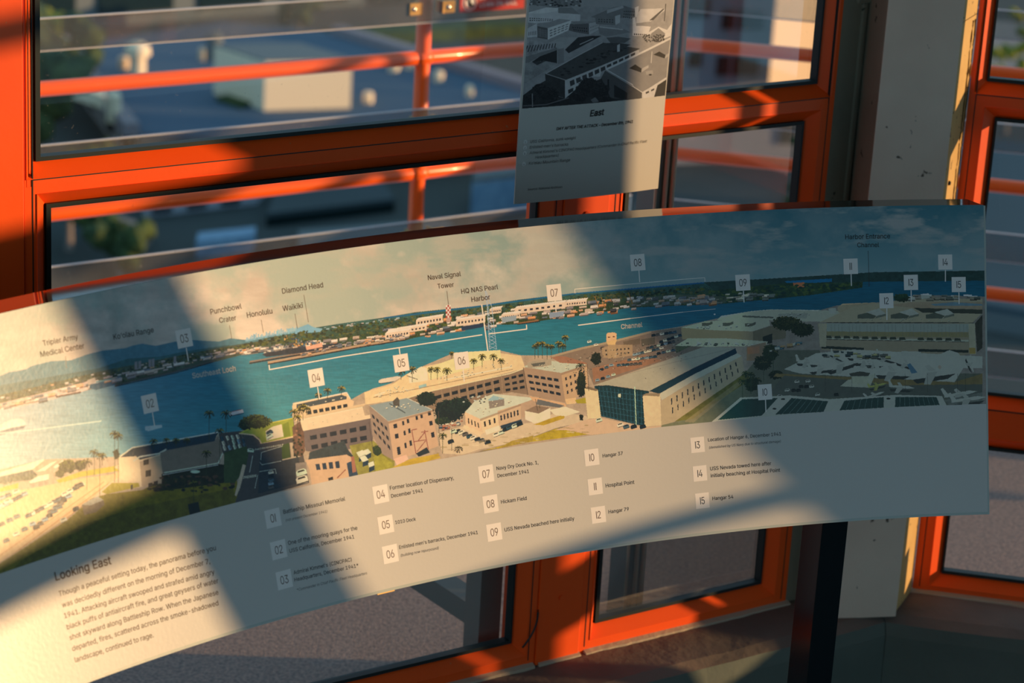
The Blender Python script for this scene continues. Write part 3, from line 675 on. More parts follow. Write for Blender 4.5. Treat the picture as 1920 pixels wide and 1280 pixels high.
T = [("Tripler Army", (78.3, 648.7), (144, 636), 'ink_brown', 0), ("Medical Center", (74, 669.7), (156, 653), 'ink_brown', 0), ("Ko\u2018olau Range", (210.7, 637), (286, 623), 'ink', 0),
     ("Punchbowl", (392.7, 589.7), (451, 578.7), 'ink_brown', 0), ("Crater", (409.3, 605.7), (441, 600.3), 'ink_brown', 0), ("Honolulu", (461.3, 596), (508.7, 587.7), 'ink_brown', 0),
     ("Waik\u012bk\u012b", (528.3, 583.7), (566.7, 577), 'ink_brown', 0), ("Diamond Head", (527.3, 551), (604, 538.7), 'ink_brown', 0), ("Naval Signal", (800.7, 525.3), (862.3, 517.7), 'ink_brown', 0),
     ("Tower", (818.7, 541.3), (849.3, 537.7), 'ink_brown', 0), ("HQ NAS Pearl", (863.3, 551), (932, 542), 'ink_brown', 0), ("Harbor", (882.3, 566.3), (917.3, 561.3), 'ink_brown', 0),
     ("Channel", (1162.7, 617), (1202.7, 612.7), 'white_ink', .035), ("Southeast Loch", (358.7, 709.7), (440, 695.3), 'white_ink', .035),
     ("Harbor Entrance", (1583.3, 448.7), (1667.3, 447), 'ink', 0), ("Channel", (1605.7, 463.7), (1646.7, 463.2), 'ink', 0),
     ("Looking East", (101.7, 1089), (206.7, 1057.3), 'ink_brown', .03),
     ("Though a peaceful setting today, the panorama before you", (108.3, 1118), (402.7, 1030.7), 'ink_brown', 0),
     ("was decidedly different on the morning of December 7,", (114.3, 1139), (391.7, 1055.7), 'ink_brown', 0),
     ("1941. Attacking aircraft swooped and strafed amid angry", (118.3, 1159), (400, 1075.7), 'ink_brown', 0),
     ("black puffs of antiaircraft fire, and great geysers of water", (123.3, 1180), (407.3, 1092.3), 'ink_brown', 0),
     ("shot skyward along Battleship Row. When the Japanese", (128.3, 1200), (407.3, 1114), 'ink_brown', 0),
     ("departed, fires, scattered across the smoke-shadowed", (133.3, 1220.7), (407.3, 1134), 'ink_brown', 0),
     ("landscape, continued to rage.", (138.3, 1241.7), (285.7, 1194), 'ink_brown', 0),
     ("Battleship Missouri Memorial", (529.3, 963.3), (645, 938), 'ink', 0),
     ("One of the mooring quays for the", (538, 1021.5), (668, 992.5), 'ink', 0), ("USS California, December 1941", (540.7, 1036), (662, 1009), 'ink', 0),
     ("Admiral Kimmel's (CINCPAC)", (548.3, 1076.7), (657.3, 1051.5), 'ink', 0), ("Headquarters, December 1941*", (550, 1090), (670, 1062.5), 'ink', 0),
     ("Former location of Dispensary,", (729.3, 918.3), (849, 898.5), 'ink', 0), ("December 1941", (731.7, 933), (791, 922.3), 'ink', 0), ("1010 Dock", (739.3, 982.3), (777.7, 975.5), 'ink', 0),
     ("Enlisted men's barracks, December 1941", (746.7, 1029), (894, 1000.7), 'ink', 0), ("Navy Dry Dock No. 1,", (929.3, 881.3), (1007.7, 869.7), 'ink', 0), ("December 1941", (931, 895), (990, 886.3), 'ink', 0),
     ("Hickam Field", (937.7, 944), (985.7, 936.7), 'ink', 0), ("USS Nevada beached here initially", (944.3, 996.3), (1075, 974.7), 'ink', 0),
     ("Hangar 37", (1128.3, 857.5), (1166, 852.5), 'ink', 0), ("Hospital Point", (1134, 913.5), (1187.7, 906.5), 'ink', 0), ("Hangar 79", (1139.3, 962.5), (1177.3, 956.7), 'ink', 0),
     ("Location of Hangar 6, December 1941", (1326, 827.5), (1462.7, 816), 'ink', 0), ("USS Nevada towed here after", (1330, 881.7), (1444.3, 871.3), 'ink', 0),
     ("initially beaching at Hospital Point", (1331, 894.7), (1461, 884), 'ink', 0), ("Hangar 54", (1334.3, 937.3), (1373.3, 933.8), 'ink', 0)]
for t, a, b, m, bo in T: cone_text(t, a, b, m, bo or 0.012)
for t, a, b in (("(not present December 1941)", (533.3, 977.3), (611, 960.5)), ("*Commander in Chief Pacific Fleet Headquarters", (554, 1108), (686, 1076)),
                ("(building now repurposed)", (749.3, 1043.3), (820, 1029)), ("(demolished by US Navy due to structural damage)", (1327.7, 841), (1462, 829))):
    cone_text(t, a, b, 'ink', 0.0, 0.18)
def cone_quad(P, m, name, off=0.00306, parent=None, n=1):
    U_ = [cone_uv(*p) for p in P]; me = MB(); me.poly([cone(t, h, off) for t, h in U_]); return me.build(name, M[m], parent or sign, fix=False)
def cone_line(a, b, w, m, name, parent=None, off=0.00306):
    """printed rule of width w pixels, subdivided so that it stays on the curved face"""
    n = max(1, int(math.hypot(b[0] - a[0], b[1] - a[1]) / 25)); d = np.array([b[0] - a[0], b[1] - a[1]], float); d /= np.hypot(*d); p = np.array([-d[1], d[0]]) * w / 2
    me = MB(); L_ = []; Rr_ = []
    for k in range(n + 1):
        c = np.array(a, float) + (np.array(b, float) - a) * k / n
        L_.append(cone(*cone_uv(*(c + p)), off)); Rr_.append(cone(*cone_uv(*(c - p)), off))
    me.v = [tuple(q) for q in L_ + Rr_]; me.f = [(k, k + 1, n + 2 + k, n + 1 + k) for k in range(n)]
    return me.build(name, M[m], parent or sign, fix=False)
def num_tag(num, c, wpx, pin=None):
    t, h = cone_uv(*c); t2, _ = cone_uv(c[0] + wpx / 2, c[1] - wpx * 0.08); dt = abs(t2 - t); R_ = R0 + KK * h; s = dt * R_
    me = MB(); me.poly([cone(t + i * dt, h + j * s / SL, 0.0031) for i, j in ((-1, -1), (1, -1), (1, 1), (-1, 1))])
    o = me.build('number_tag', M['tag'], sign, fix=False)
    v, f = numeral(num); x0, x1 = v[:, 0].min(), v[:, 0].max(); y1 = v[:, 1].max(); k = s * 0.92 / y1
    hs = 0.84
    P = [cone(t + (x - (x0 + x1) / 2) * k * hs / R_, h + (y - y1 / 2) * k / SL, 0.0032) for x, y in v]
    letter_mesh(P, f, M['ink_brown' if c[0] < 1150 else 'ink'], o, 'numeral')
    if pin: cone_line(pin[0], pin[1], 1.9, 'white_ink', 'pointer_line', o, 0.00306)
for cols, (a, b, c_) in enumerate((("01", "02", "03"), ("04", "05", "06"), ("07", "08", "09"), ("10", "11", "12"), ("13", "14", "15"))):
    P = ([(509.3, 971), (520, 1030), (530.5, 1086)], [(711.5, 926), (721, 983), (729.5, 1038)], [(909.3, 888), (917.5, 944), (924.5, 997)], [(1107.5, 857), (1114, 911.5), (1120, 964.5)], [(1306, 833.5), (1310.5, 887), (1315, 938)])[cols]
    for nm, c in zip((a, b, c_), P): num_tag(nm, c, (28.5, 28, 27.5, 26.5, 25.5)[cols])
for nm, c, w, pin in (("02", (278.3, 756.3), 28.5, ((283, 773), (287.3, 798.7))), ("03", (342.7, 634.3), 28.5, ((346.5, 652), (350.7, 677))), ("04", (590.3, 708), 28, ((593, 725), (596.7, 748.7))),
        ("05", (750, 680.3), 27.5, ((747.7, 664), (746, 651))), ("06", (863.3, 676), 27, ((866, 691), (868.3, 715.3))), ("07", (1037, 548.7), 27, ((1039, 563), (1040.7, 585.3))),
        ("08", (1193.7, 492), 27, ((1196, 507), (1197.5, 529))), ("09", (1391, 529.7), 27, ((1392, 545), (1393.3, 567))), ("10", (1432.3, 734.7), 26, ((1433.5, 749), (1434.3, 772))),
        ("11", (1593.3, 499.3), 26.5, ((1594, 513), (1594.7, 536))), ("12", (1660.3, 563.7), 26, ((1661, 578), (1661.3, 600))), ("13", (1706.3, 529.3), 26.3, ((1706.7, 544), (1707, 566))),
        ("14", (1770.7, 491.3), 26.3, ((1771, 506), (1771, 528))), ("15", (1796, 533.3), 26.3, ((1796.3, 548), (1796.7, 570)))):
    num_tag(nm, c, w, pin)
for pts, w, m in ((((502, 684), (502.9, 693.7)), 2, 'white_ink'), (((502.3, 693), (640, 668)), 2, 'white_ink'), (((640, 668), (902, 627.5)), 2, 'white_ink'), (((914, 626), (985.9, 616.8)), 2, 'white_ink'), (((985.6, 617.5), (985, 608.7)), 2, 'white_ink'),
                  (((901, 571), (912.7, 658.7)), 2.2, 'white_ink'), (((1076, 550), (1075.6, 541.5)), 1.1, 'white_ink'), (((1075.6, 542), (1279, 523.5)), 1.3, 'white_ink'), (((1279, 523.5), (1319.5, 520.5)), 1.1, 'white_ink'), (((1319.5, 520.5), (1320, 528)), 1, 'white_ink'),
                  (((1082, 609.7), (1180, 597)), 2, 'white_ink'), (((1180, 597), (1279, 585)), 1.2, 'white_ink'), (((1279, 585), (1340, 579)), .7, 'white_ink'),
                  (((120, 667.7), (122, 690)), .9, 'ink_brown'), (((427.7, 609.7), (432, 635)), .9, 'ink_brown'), (((487.3, 599.7), (491.3, 623.7)), .9, 'ink_brown'), (((550.7, 588), (555.3, 616.3)), .9, 'ink_brown'),
                  (((567.3, 552.7), (576, 604.3)), .9, 'ink_brown'), (((835.7, 545.3), (838.7, 571)), .9, 'ink_brown'), (((1626, 470), (1628, 537)), .9, 'ink')):
    cone_line(pts[0], pts[1], w, m, 'printed_rule')

# hanging sheet lettering
def sheet_text(text, p0, p1, bold=0.0, italic=0.0, m='ink', parent=None, vs=1.0):
    v, f = glyphs(text); v, f = embolden(v, f, bold); x0, x1 = v[:, 0].min(), v[:, 0].max(); w = x1 - x0
    s0, z0 = sheet_sz(*p0); s1, z1 = sheet_sz(*p1); k = abs(s1 - s0) / w * vs; P = []
    for x, y in v:
        q = (x + italic * y - x0) / w; P.append(sheet(s0 + (s1 - s0) * q, z0 + (z1 - z0) * q + y * k, 0.0006))
    return letter_mesh(P, f, M[m], parent or sh)
M['ink_grey'] = mat('grey print ink', (0.12, 0.11, 0.10), 0.4)
sheet_text("East", (1104.5, 218.3), (1130, 215), 0.045, 0.12)
sheet_text("DAY AFTER THE ATTACK \u2013 December 8th, 1941", (1043.5, 244.5), (1185, 230), 0.03, 0.15)
for t, a, b in (("USS California, sunk upright", (996.5, 269.3), (1078.5, 260.2)), ("Enlisted men's barracks", (995.5, 279.8), (1064.5, 272.5)),
                ("Admiral Kimmel's CINCPAC Headquarters (Commander in Chief Pacific Fleet", (995, 290.3), (1212, 266.5)), ("Headquarters)", (1005, 298.3), (1047, 293.5)),
                ("Ko\u2018olau Mountain Range", (993.5, 309.8), (1067.5, 302)), ("Source: National Archives", (990.5, 358), (1053, 351.5))):
    sheet_text(t, a, b, 0.0, 0.12, 'ink_grey')
for k, (x, y) in enumerate(((988, 267.5), (987.2, 278), (986.6, 288.5), (985, 308.5))):
    s_, z_ = sheet_sz(x, y); r = 0.0034; me = MB(); me.poly([sheet(s_ - r * math.cos(a), z_ + r * math.sin(a), 0.0004) for a in np.linspace(0, 2 * math.pi, 18)[:-1]]); o = me.build('number_dot', M['white_ink'], sh, fix=False)
    v, f = glyphs(str(k + 1)); c = v.mean(0); letter_mesh([sheet(s_ - (p[0] - c[0]) * 0.0062, z_ + (p[1] - 0.36) * 0.0062, 0.0008) for p in v], f, M['ink_grey'], o, 'numeral')
# red warning label on the uppermost strip
for (s_, F) in WARN:
    lab = [o for o in s_.children if o.name.startswith('warning_label')][0]
    me = MB(); me.poly([F(-0.195 - 0.0195 * math.cos(a), RO - 0.0305, 1.0385 + 0.0195 * math.sin(a)) for a in np.linspace(0, 2 * math.pi, 25)[:-1]]); me.build('emblem', M['white_ink'], lab, fix=False)
    me = MB(); me.tube([F(-0.195 - 0.015 * math.cos(a), RO - 0.0308, 1.0385 + 0.015 * math.sin(a)) for a in np.linspace(0, 2 * math.pi, 25)], 0.0018, 6); me.build('ring', M['red_label'], lab)
    me = MB(); me.tube([F(-0.185, RO - 0.031, 1.049), F(-0.206, RO - 0.031, 1.027)], 0.0016, 6); me.tube([F(-0.196, RO - 0.0308, 1.028), F(-0.193, RO - 0.0308, 1.04), F(-0.197, RO - 0.0308, 1.05)], 0.003, 6); me.build('figure', M['rubber'], lab)
    v, f = glyphs("LEAN ON RAIL"); w = v[:, 0].max(); letter_mesh([F(-0.221 - x / w * 0.105, RO - 0.0306, 1.026 + y * 0.105 / w) for x, y in v], f, M['white_ink'], lab)
    v, f = glyphs("DO NOT"); w = v[:, 0].max(); letter_mesh([F(-0.221 - x / w * 0.055, RO - 0.0306, 1.043 + y * 0.055 / w) for x, y in v], f, M['white_ink'], lab)

# ------------------------------------------------------------------ the printed pictures, painted stroke by stroke as flat ink colours
def lin(c): c = np.asarray(c, float) / 255.0; return np.where(c <= 0.04045, c / 12.92, ((c + 0.055) / 1.055) ** 2.4)
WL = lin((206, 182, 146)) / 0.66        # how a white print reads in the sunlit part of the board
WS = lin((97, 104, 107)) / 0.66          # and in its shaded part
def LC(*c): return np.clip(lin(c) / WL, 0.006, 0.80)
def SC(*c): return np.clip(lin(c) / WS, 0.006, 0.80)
def vnoise(h, w, s, seed):
    r = np.random.default_rng(seed); gh, gw = int(h / s) + 3, int(w / s) + 3; g = r.random((gh, gw))
    y = np.linspace(0, h / s, h, endpoint=False); x = np.linspace(0, w / s, w, endpoint=False)
    yi = y.astype(int); xi = x.astype(int); fy = y - yi; fx = x - xi; fy = (fy * fy * (3 - 2 * fy))[:, None]; fx = (fx * fx * (3 - 2 * fx))[None]
    a = g[yi][:, xi]; b = g[yi][:, xi + 1]; c = g[yi + 1][:, xi]; d = g[yi + 1][:, xi + 1]
    return a * (1 - fx) * (1 - fy) + b * fx * (1 - fy) + c * (1 - fx) * fy + d * fx * fy
def fbm(h, w, s, seed, o=4):
    n = 0; a = 1; t = 0
    for k in range(o):
        n = n + a * vnoise(h, w, max(s, 1.0), seed + k); t += a; a *= 0.55; s /= 2.1
    return n / t
class Canvas:
    def __init__(s, x0, y0, x1, y1, q):
        s.x0, s.y0, s.q = x0, y0, q; s.w = int((x1 - x0) * q); s.h = int((y1 - y0) * q); s.a = np.zeros((s.h, s.w, 3), np.float32) + 0.5
        s.n1 = fbm(s.h, s.w, 7 * q, 3).astype(np.float32); s.n2 = np.random.default_rng(5).random((s.h, s.w)).astype(np.float32)
    def mask(s, pts):
        P = (np.asarray(pts, float) - [s.x0, s.y0]) * s.q; a0 = np.maximum(np.floor(P.min(0)).astype(int), 0); a1 = np.minimum(np.ceil(P.max(0)).astype(int) + 1, [s.w, s.h])
        if (a1 <= a0).any(): return None
        X = np.arange(a0[0], a1[0]) + 0.5; Y = np.arange(a0[1], a1[1]) + 0.5; m = np.zeros((len(Y), len(X)), bool)
        for i in range(len(P)):
            (xa, ya), (xb, yb) = P[i], P[(i + 1) % len(P)]
            if ya == yb: continue
            r = (Y > min(ya, yb)) & (Y <= max(ya, yb)); xc = xa + (Y[r] - ya) * (xb - xa) / (yb - ya); m[r] ^= X[None] > xc[:, None]
        return (slice(a0[1], a1[1]), slice(a0[0], a1[0])), m
    def P(s, pts, c, v=0.10, al=1.0):
        r = s.mask(pts)
        if r is None: return
        sl, m = r; t = (1 + v * (s.n1[sl] * 2 - 1) + v * 0.6 * (s.n2[sl] - 0.5))[..., None]
        s.a[sl] = np.where(m[..., None], s.a[sl] * (1 - al) + al * np.asarray(c, np.float32) * t, s.a[sl])
    def Ln(s, pts, w, c):
        for (xa, ya), (xb, yb) in zip(pts[:-1], pts[1:]):
            d = math.hypot(xb - xa, yb - ya) or 1; nx, ny = -(yb - ya) / d * w / 2, (xb - xa) / d * w / 2
            s.P([(xa + nx, ya + ny), (xb + nx, yb + ny), (xb - nx, yb - ny), (xa - nx, ya - ny)], c, 0.05)
    def E(s, x, y, rx, ry, c, v=0.1, n=12, al=1.0): s.P([(x + rx * math.cos(a), y + ry * math.sin(a)) for a in np.linspace(0, 2 * math.pi, n, endpoint=False)], c, v, al)
    def quad(s, Q, u, v):
        tl, tr, br, bl = [np.array(p, float) for p in Q]; return tuple((tl * (1 - u) + tr * u) * (1 - v) + (bl * (1 - u) + br * u) * v)
    def wins(s, Q, nx, ny, c, fx=0.55, fy=0.45, mx=0.04, my=0.08, skip=()):
        for j in range(ny):
            for i in range(nx):
                if (i, j) in skip: continue
                u0 = mx + (1 - 2 * mx) * (i + (1 - fx) / 2) / nx; u1 = mx + (1 - 2 * mx) * (i + (1 + fx) / 2) / nx
                v0 = my + (1 - 2 * my) * (j + (1 - fy) / 2) / ny; v1 = my + (1 - 2 * my) * (j + (1 + fy) / 2) / ny
                s.P([s.quad(Q, u0, v0), s.quad(Q, u1, v0), s.quad(Q, u1, v1), s.quad(Q, u0, v1)], c, 0.15)
    def blob(s, x, y, rx, ry, dark, light, n=None):
        n = n or int(10 + rx * ry * 0.5)
        s.E(x, y, rx * 0.9, ry * 0.9, dark, 0.3)
        for k in range(n):
            a = random.uniform(0, 6.283); r = random.uniform(0, 1) ** 0.5; q = random.random(); px_, py_ = x + rx * r * math.cos(a), y + ry * r * math.sin(a)
            up_ = (y - py_) / ry * 0.5 + 0.5; c = np.array(dark) * (1 - q * up_) + np.array(light) * q * up_; s.E(px_, py_, random.uniform(0.9, 2.2), random.uniform(0.8, 1.7), c, 0.2, 7)
    def palm(s, x, y, h, r, dark, light, lean=0.0):
        top = (x + lean, y - h); s.Ln([(x, y), top], 0.8, np.array(dark) * 1.5 + 0.02)
        for k in range(11):
            a = math.pi * 2 * k / 11 + random.uniform(-.2, .2); ex, ey = top[0] + r * math.cos(a), top[1] + r * 0.75 * math.sin(a) + r * 0.25
            mx_, my_ = top[0] + r * .55 * math.cos(a), top[1] + r * .5 * math.sin(a) - r * 0.12
            s.Ln([top, (mx_, my_), (ex, ey)], 1.5, dark if math.sin(a) > -0.1 or k % 2 else light)
        s.E(top[0], top[1], r * .3, r * .25, dark, 0.2, 8)
    def car(s, x, y, l, ang, c):
        ca, sa = math.cos(ang), math.sin(ang); R = lambda u, v: (x + u * ca - v * sa, y + u * sa + v * ca)
        s.P([R(-l / 2, l * .28), R(l / 2, l * .28), R(l / 2 * .95, l * .36), R(-l / 2 * .95, l * .36)], np.array([.02, .025, .03]), 0)
        s.P([R(-l / 2, -l * .12), R(-l * .3, -l * .28), R(l * .3, -l * .28), R(l / 2, -l * .1), R(l / 2, l * .28), R(-l / 2, l * .28)], c, 0.1)
        s.P([R(-l * .28, -l * .2), R(l * .28, -l * .2), R(l * .36, -l * .04), R(-l * .36, -l * .04)], np.array([.03, .04, .05]), 0)
    def clutter(s, path, dn, n, cols, sz, ar=0.5, slope=-0.15):
        """small roofs and sheds strewn below a path, dn pixels deep"""
        for k in range(n):
            i = random.randrange(len(path) - 1); u = random.random(); x = path[i][0] * (1 - u) + path[i + 1][0] * u; y = path[i][1] * (1 - u) + path[i + 1][1] * u + random.uniform(0, 1) * (dn[i] * (1 - u) + dn[i + 1] * u)
            w = random.uniform(*sz); h = w * ar * random.uniform(.5, 1); c = np.array(random.choice(cols))
            s.P([(x, y), (x + w, y + w * slope), (x + w, y + w * slope + h), (x, y + h)], c, 0.15)
            s.P([(x, y + h), (x + w, y + w * slope + h), (x + w, y + w * slope + h * 1.5), (x, y + h * 1.5)], c * 0.35, 0.15)
def interp(path, x): return np.interp(x, [p[0] for p in path], [p[1] for p in path])

PC = Canvas(-330, 370, 1852, 1200, 2.0)
XX = PC.x0 + (np.arange(PC.w) + .5) / PC.q; YY = PC.y0 + (np.arange(PC.h) + .5) / PC.q
TOPE = [(-330, 690), (0, 586), (160, 553), (320, 519), (640, 465), (973, 427), (1200, 407), (1500, 391), (1850, 387)]
HOR = [(-330, 800), (0, 735), (200, 700), (433, 642), (590, 614), (640, 606), (720, 595), (779, 585), (898, 573), (977, 561), (1076, 549.5), (1320, 529), (1481, 520), (1641, 510), (1850, 507)]
SHORE = [(-330, 850), (0, 766), (50, 758.8), (104, 746), (171, 729.6), (258, 713), (312, 701.5), (396, 679.6), (433, 665), (470, 654), (505, 650), (560, 668), (590, 668), (673, 652), (760, 638), (779, 632.6), (858, 619.7), (918, 609), (969, 608), (1017, 601), (1056, 595), (1100, 590), (1180, 576.5), (1280, 572.5), (1360, 568.5), (1441, 560.4), (1521, 552), (1617, 538.4), (1618, 527), (1850, 526)]
NEAR = [(-330, 1000), (0, 880), (83, 861), (221, 856), (250, 838), (396, 813), (448, 808), (510, 791), (548, 783), (549, 755), (650, 737), (658, 749), (683, 735), (733, 718), (765, 700), (789, 688), (849, 662), (938, 657), (977, 666), (1037, 666), (1090, 652), (1137, 640.6), (1221, 620.6), (1272, 612.6), (1401, 584.5), (1449, 580.5), (1533, 582.5), (1569, 572.5), (1673, 564.5), (1721, 552.4), (1850, 556)]
A = PC.a; hor = interp(HOR, XX)[None]; tope = interp(TOPE, XX)[None]; shore = interp(SHORE, XX)[None]; near = interp(NEAR, XX)[None]; Yc = YY[:, None]; Xc = XX[None] + 0 * Yc
Yc0, near0, Xc0 = Yc, near, Xc
# sky: deep teal blue to the right, white cloud decks to the left, small cumulus near the top
g = np.clip((Yc - tope) / (hor - tope), 0, 1); wx = np.clip((Xc - 650) / 750, 0, 1) ** 0.9
cl1 = np.roll(fbm(PC.h, PC.w, 90 * PC.q, 21, 6), 0); cs = fbm(PC.h, PC.w // 3 + 1, 26 * PC.q, 31, 5); cl2 = np.repeat(cs, 3, 1)[:, :PC.w]
blue = np.stack([0.10 + 0.16 * g, 0.27 + 0.15 * g, 0.33 + 0.13 * g], -1); haze = np.stack([0.47 + 0 * g, 0.56 + 0 * g, 0.54 + 0 * g], -1)
base = blue * wx[..., None] + haze * (1 - wx[..., None])
c1 = np.clip((cl1 - 0.39) * 4.5, 0, 1) * (1 - wx * 0.82); c2 = np.clip((cl2 - 0.53) * 5, 0, 1) * (0.30 + 0.40 * wx) * np.clip(1.25 - g, 0, 1)
cloudc = np.stack([0.84 - 0.34 * cl2, 0.80 - 0.34 * cl2, 0.76 - 0.32 * cl2], -1)
sky = base * (1 - c1[..., None]) + cloudc * c1[..., None]; sky = sky * (1 - c2[..., None]) + np.array([0.62, 0.58, 0.55]) * c2[..., None]
dk_ = np.clip((fbm(PC.h, PC.w, 60 * PC.q, 77, 5) - 0.5) * 3, 0, 1) * np.exp(-((Xc - 230) / 130) ** 2) * 0.55
sky = sky * (1 - dk_[..., None]) + np.array([0.24, 0.30, 0.30]) * dk_[..., None]
A[:] = sky
# water
wt = np.clip((Yc - shore) / 160, 0, 1); wav = np.repeat(vnoise(PC.h, PC.w // 8 + 1, 1.6 * PC.q, 9), 8, 1)[:, :PC.w]; wv2 = np.repeat(fbm(PC.h, PC.w // 6 + 1, 8 * PC.q, 19), 6, 1)[:, :PC.w]
lft = np.clip((420 - Xc) / 420, 0, 1)
WATER = np.stack([0.030 + 0.05 * wt * 0.6 + 0.34 * lft ** 1.4, 0.215 + 0.07 * wt + 0.24 * lft ** 1.2, 0.33 + 0.035 * wt + 0.20 * lft], -1)
rgt = np.clip((Xc - 900) / 600, 0, 1); WATER *= 1.32 * (1 - 0.30 * rgt)[..., None]
WATER *= (0.86 + 0.20 * wav + 0.18 * (wv2 - 0.5))[..., None]
m = (Yc > shore) & (Yc < near + 1); A[m] = WATER[m]
# land between the horizon and the far shore
m = (Yc > hor) & (Yc <= shore); f = np.clip((Yc - hor) / np.maximum(shore - hor, 4), 0, 1) ** 0.35; tn = PC.n1[..., None]
lnd = np.array([0.06, 0.21, 0.25]) * (1 - f[..., None]) + np.array([0.055, 0.10, 0.035]) * f[..., None]; lnd = lnd * (0.5 + tn) + (PC.n2[..., None] > 0.93) * 0.12
A[m] = lnd[m]
# mountains at the left
RID = [(-330, 742), (-120, 722), (0, 704.6), (15, 698), (48, 692), (62, 685), (96, 677), (133, 675), (167, 663), (194, 656.7), (235, 652.5), (250, 647), (267, 644), (292, 648), (329, 640), (362, 637), (373, 638), (410, 640), (433, 634), (460, 637), (520, 634)]
PC.P(RID + [(520, 640), (470, 650), (350, 672), (200, 705), (0, 745), (-330, 815)], SC(40, 70, 84), 0.16)
PC.P([(-330, 775), (0, 722), (60, 712), (130, 700), (185, 690), (240, 672), (300, 668), (350, 658), (430, 646), (430, 655), (300, 690), (100, 728), (-330, 810)], SC(30, 58, 66), 0.25)
PC.P([(-330, 790), (0, 740), (80, 722), (150, 705), (215, 690), (260, 682), (340, 665), (430, 648), (520, 634), (520, 648), (396, 680), (171, 729), (0, 766), (-330, 850)], LC(84, 92, 66), 0.45)
GRN = [LC(60, 66, 34), LC(84, 88, 44), LC(50, 60, 40), LC(110, 104, 60)]; BLD = [LC(224, 196, 158), LC(190, 160, 130), LC(200, 168, 130), LC(150, 132, 112), LC(215, 160, 110), LC(120, 118, 108)]
def scat(path, dn, n, cols, r0, r1):
    for k in range(n):
        i = random.randrange(len(path) - 1); u = random.random(); x = path[i][0] * (1 - u) + path[i + 1][0] * u; y = path[i][1] * (1 - u) + path[i + 1][1] * u + random.random() * (dn[i] * (1 - u) + dn[i + 1] * u)
        PC.E(x, y, random.uniform(r0, r1), random.uniform(r0, r1) * .6, random.choice(cols), 0.3, 7)
PA_ = [(-300, 790), (0, 742), (110, 712), (240, 688), (350, 664), (480, 642)]; DA_ = [50, 20, 28, 24, 18, 10]
scat(PA_, DA_, 620, GRN, 1.2, 3.4); PC.clutter(PA_, DA_, 130, BLD, (2, 7))
for x, y in ((255, 678), (262, 677), (281, 674), (287, 673), (328, 668)): PC.P([(x - 2.4, y), (x + 2.4, y - .6), (x + 2.4, y + 14), (x - 2.4, y + 14)], LC(150, 132, 112))
SA_ = [(-330, 845), (0, 756), (50, 744), (104, 730), (160, 716), (171, 712)]; PC.P(SA_ + [(175, 728), (104, 747), (50, 760), (0, 768), (-330, 852)], LC(206, 170, 138), 0.3)
PC.clutter(SA_, [6, 9, 10, 10, 9, 8], 70, BLD, (6, 18), 0.4, -0.2)
PC.P([(167, 727), (170, 720), (215, 711), (217, 721), (180, 731)], LC(30, 96, 100)); PC.P([(163, 713), (178, 707), (180, 716), (166, 722)], LC(196, 168, 132)); PC.Ln([(180, 716), (217, 709)], 3, LC(120, 150, 130))
PC.Ln([(105, 744), (152, 735)], 3.5, LC(84, 64, 56)); PC.Ln([(215, 722), (330, 696), (400, 676)], 3.0, LC(96, 88, 70)); PC.Ln([(215, 724.5), (330, 699), (400, 678.5)], 1.6, LC(40, 44, 44))
PC.clutter([(190, 706), (300, 683), (400, 660), (440, 652)], [10, 12, 12, 8], 60, BLD, (6, 20), 0.3, -0.2)
# far right shore strip
PC.P([(1320, 529), (1481, 520), (1641, 510), (1850, 507), (1850, 526), (1618, 528), (1500, 532), (1340, 545)], SC(24, 42, 42), 0.3)
PC.P([(1470, 527), (1560, 522), (1560, 528), (1480, 533)], SC(14, 66, 92)); PC.P([(1330, 545), (1480, 530), (1560, 530), (1600, 534), (1617, 539), (1521, 553), (1441, 561), (1360, 569), (1330, 570)], SC(26, 44, 34), 0.5)
PC.P([(1487, 530), (1508, 529), (1509, 538), (1488, 539)], SC(100, 70, 50))
scat([(1330, 545), (1480, 534), (1610, 532)], [24, 22, 6], 240, [SC(24, 44, 34), SC(40, 56, 34), SC(16, 36, 36)], 2, 5); PC.clutter([(1290, 556), (1380, 548), (1450, 550)], [14, 16, 8], 40, [SC(110, 110, 104), SC(84, 86, 82), SC(60, 70, 70)], (5, 16), 0.35, -0.06)
# Honolulu towers, the cone and the sea line
for k in range(46):
    x = 460 + k * 2.15; h = random.uniform(4, 13); y = interp(HOR, x) + 3; PC.P([(x, y - h), (x + 1.7, y - h - .3), (x + 1.7, y), (x, y)], LC(140, 168, 158), 0.2)
PC.P([(553, 620), (558, 615), (568, 611), (577, 607.5), (584, 611), (591, 614), (605, 616), (600, 622), (553, 626)], LC(134, 164, 156)); PC.Ln([(720, 596), (898, 574), (1076, 550.5), (1320, 530)], 2.6, LC(38, 104, 118))
PC.clutter([(600, 614), (760, 592)], [4, 4], 30, [LC(205, 180, 150), LC(150, 160, 140)], (2, 6), .5)
PB_ = [(440, 650), (520, 630), (600, 616), (700, 602), (760, 594), (900, 577), (1080, 556), (1180, 548), (1320, 538)]; DB_ = [6, 14, 22, 30, 30, 22, 14, 10, 12]
scat(PB_, DB_, 900, GRN + [LC(98, 98, 40)], 1.5, 4.2)
PD_ = [(440, 655), (520, 645), (620, 633), (760, 606), (860, 590), (960, 576), (1080, 566), (1180, 556), (1300, 552), (1330, 556)]; DD_ = [5, 18, 24, 30, 30, 32, 26, 22, 16, 10]
PC.clutter(PD_, DD_, 420, BLD + [LC(232, 204, 160)] * 2 + [LC(220, 150, 90), LC(90, 84, 74)], (4, 15), 0.4, -0.13)
PC.P([(1180, 558), (1280, 552), (1370, 556), (1360, 567), (1280, 571), (1180, 575)], SC(60, 66, 64), 0.5, 0.35)
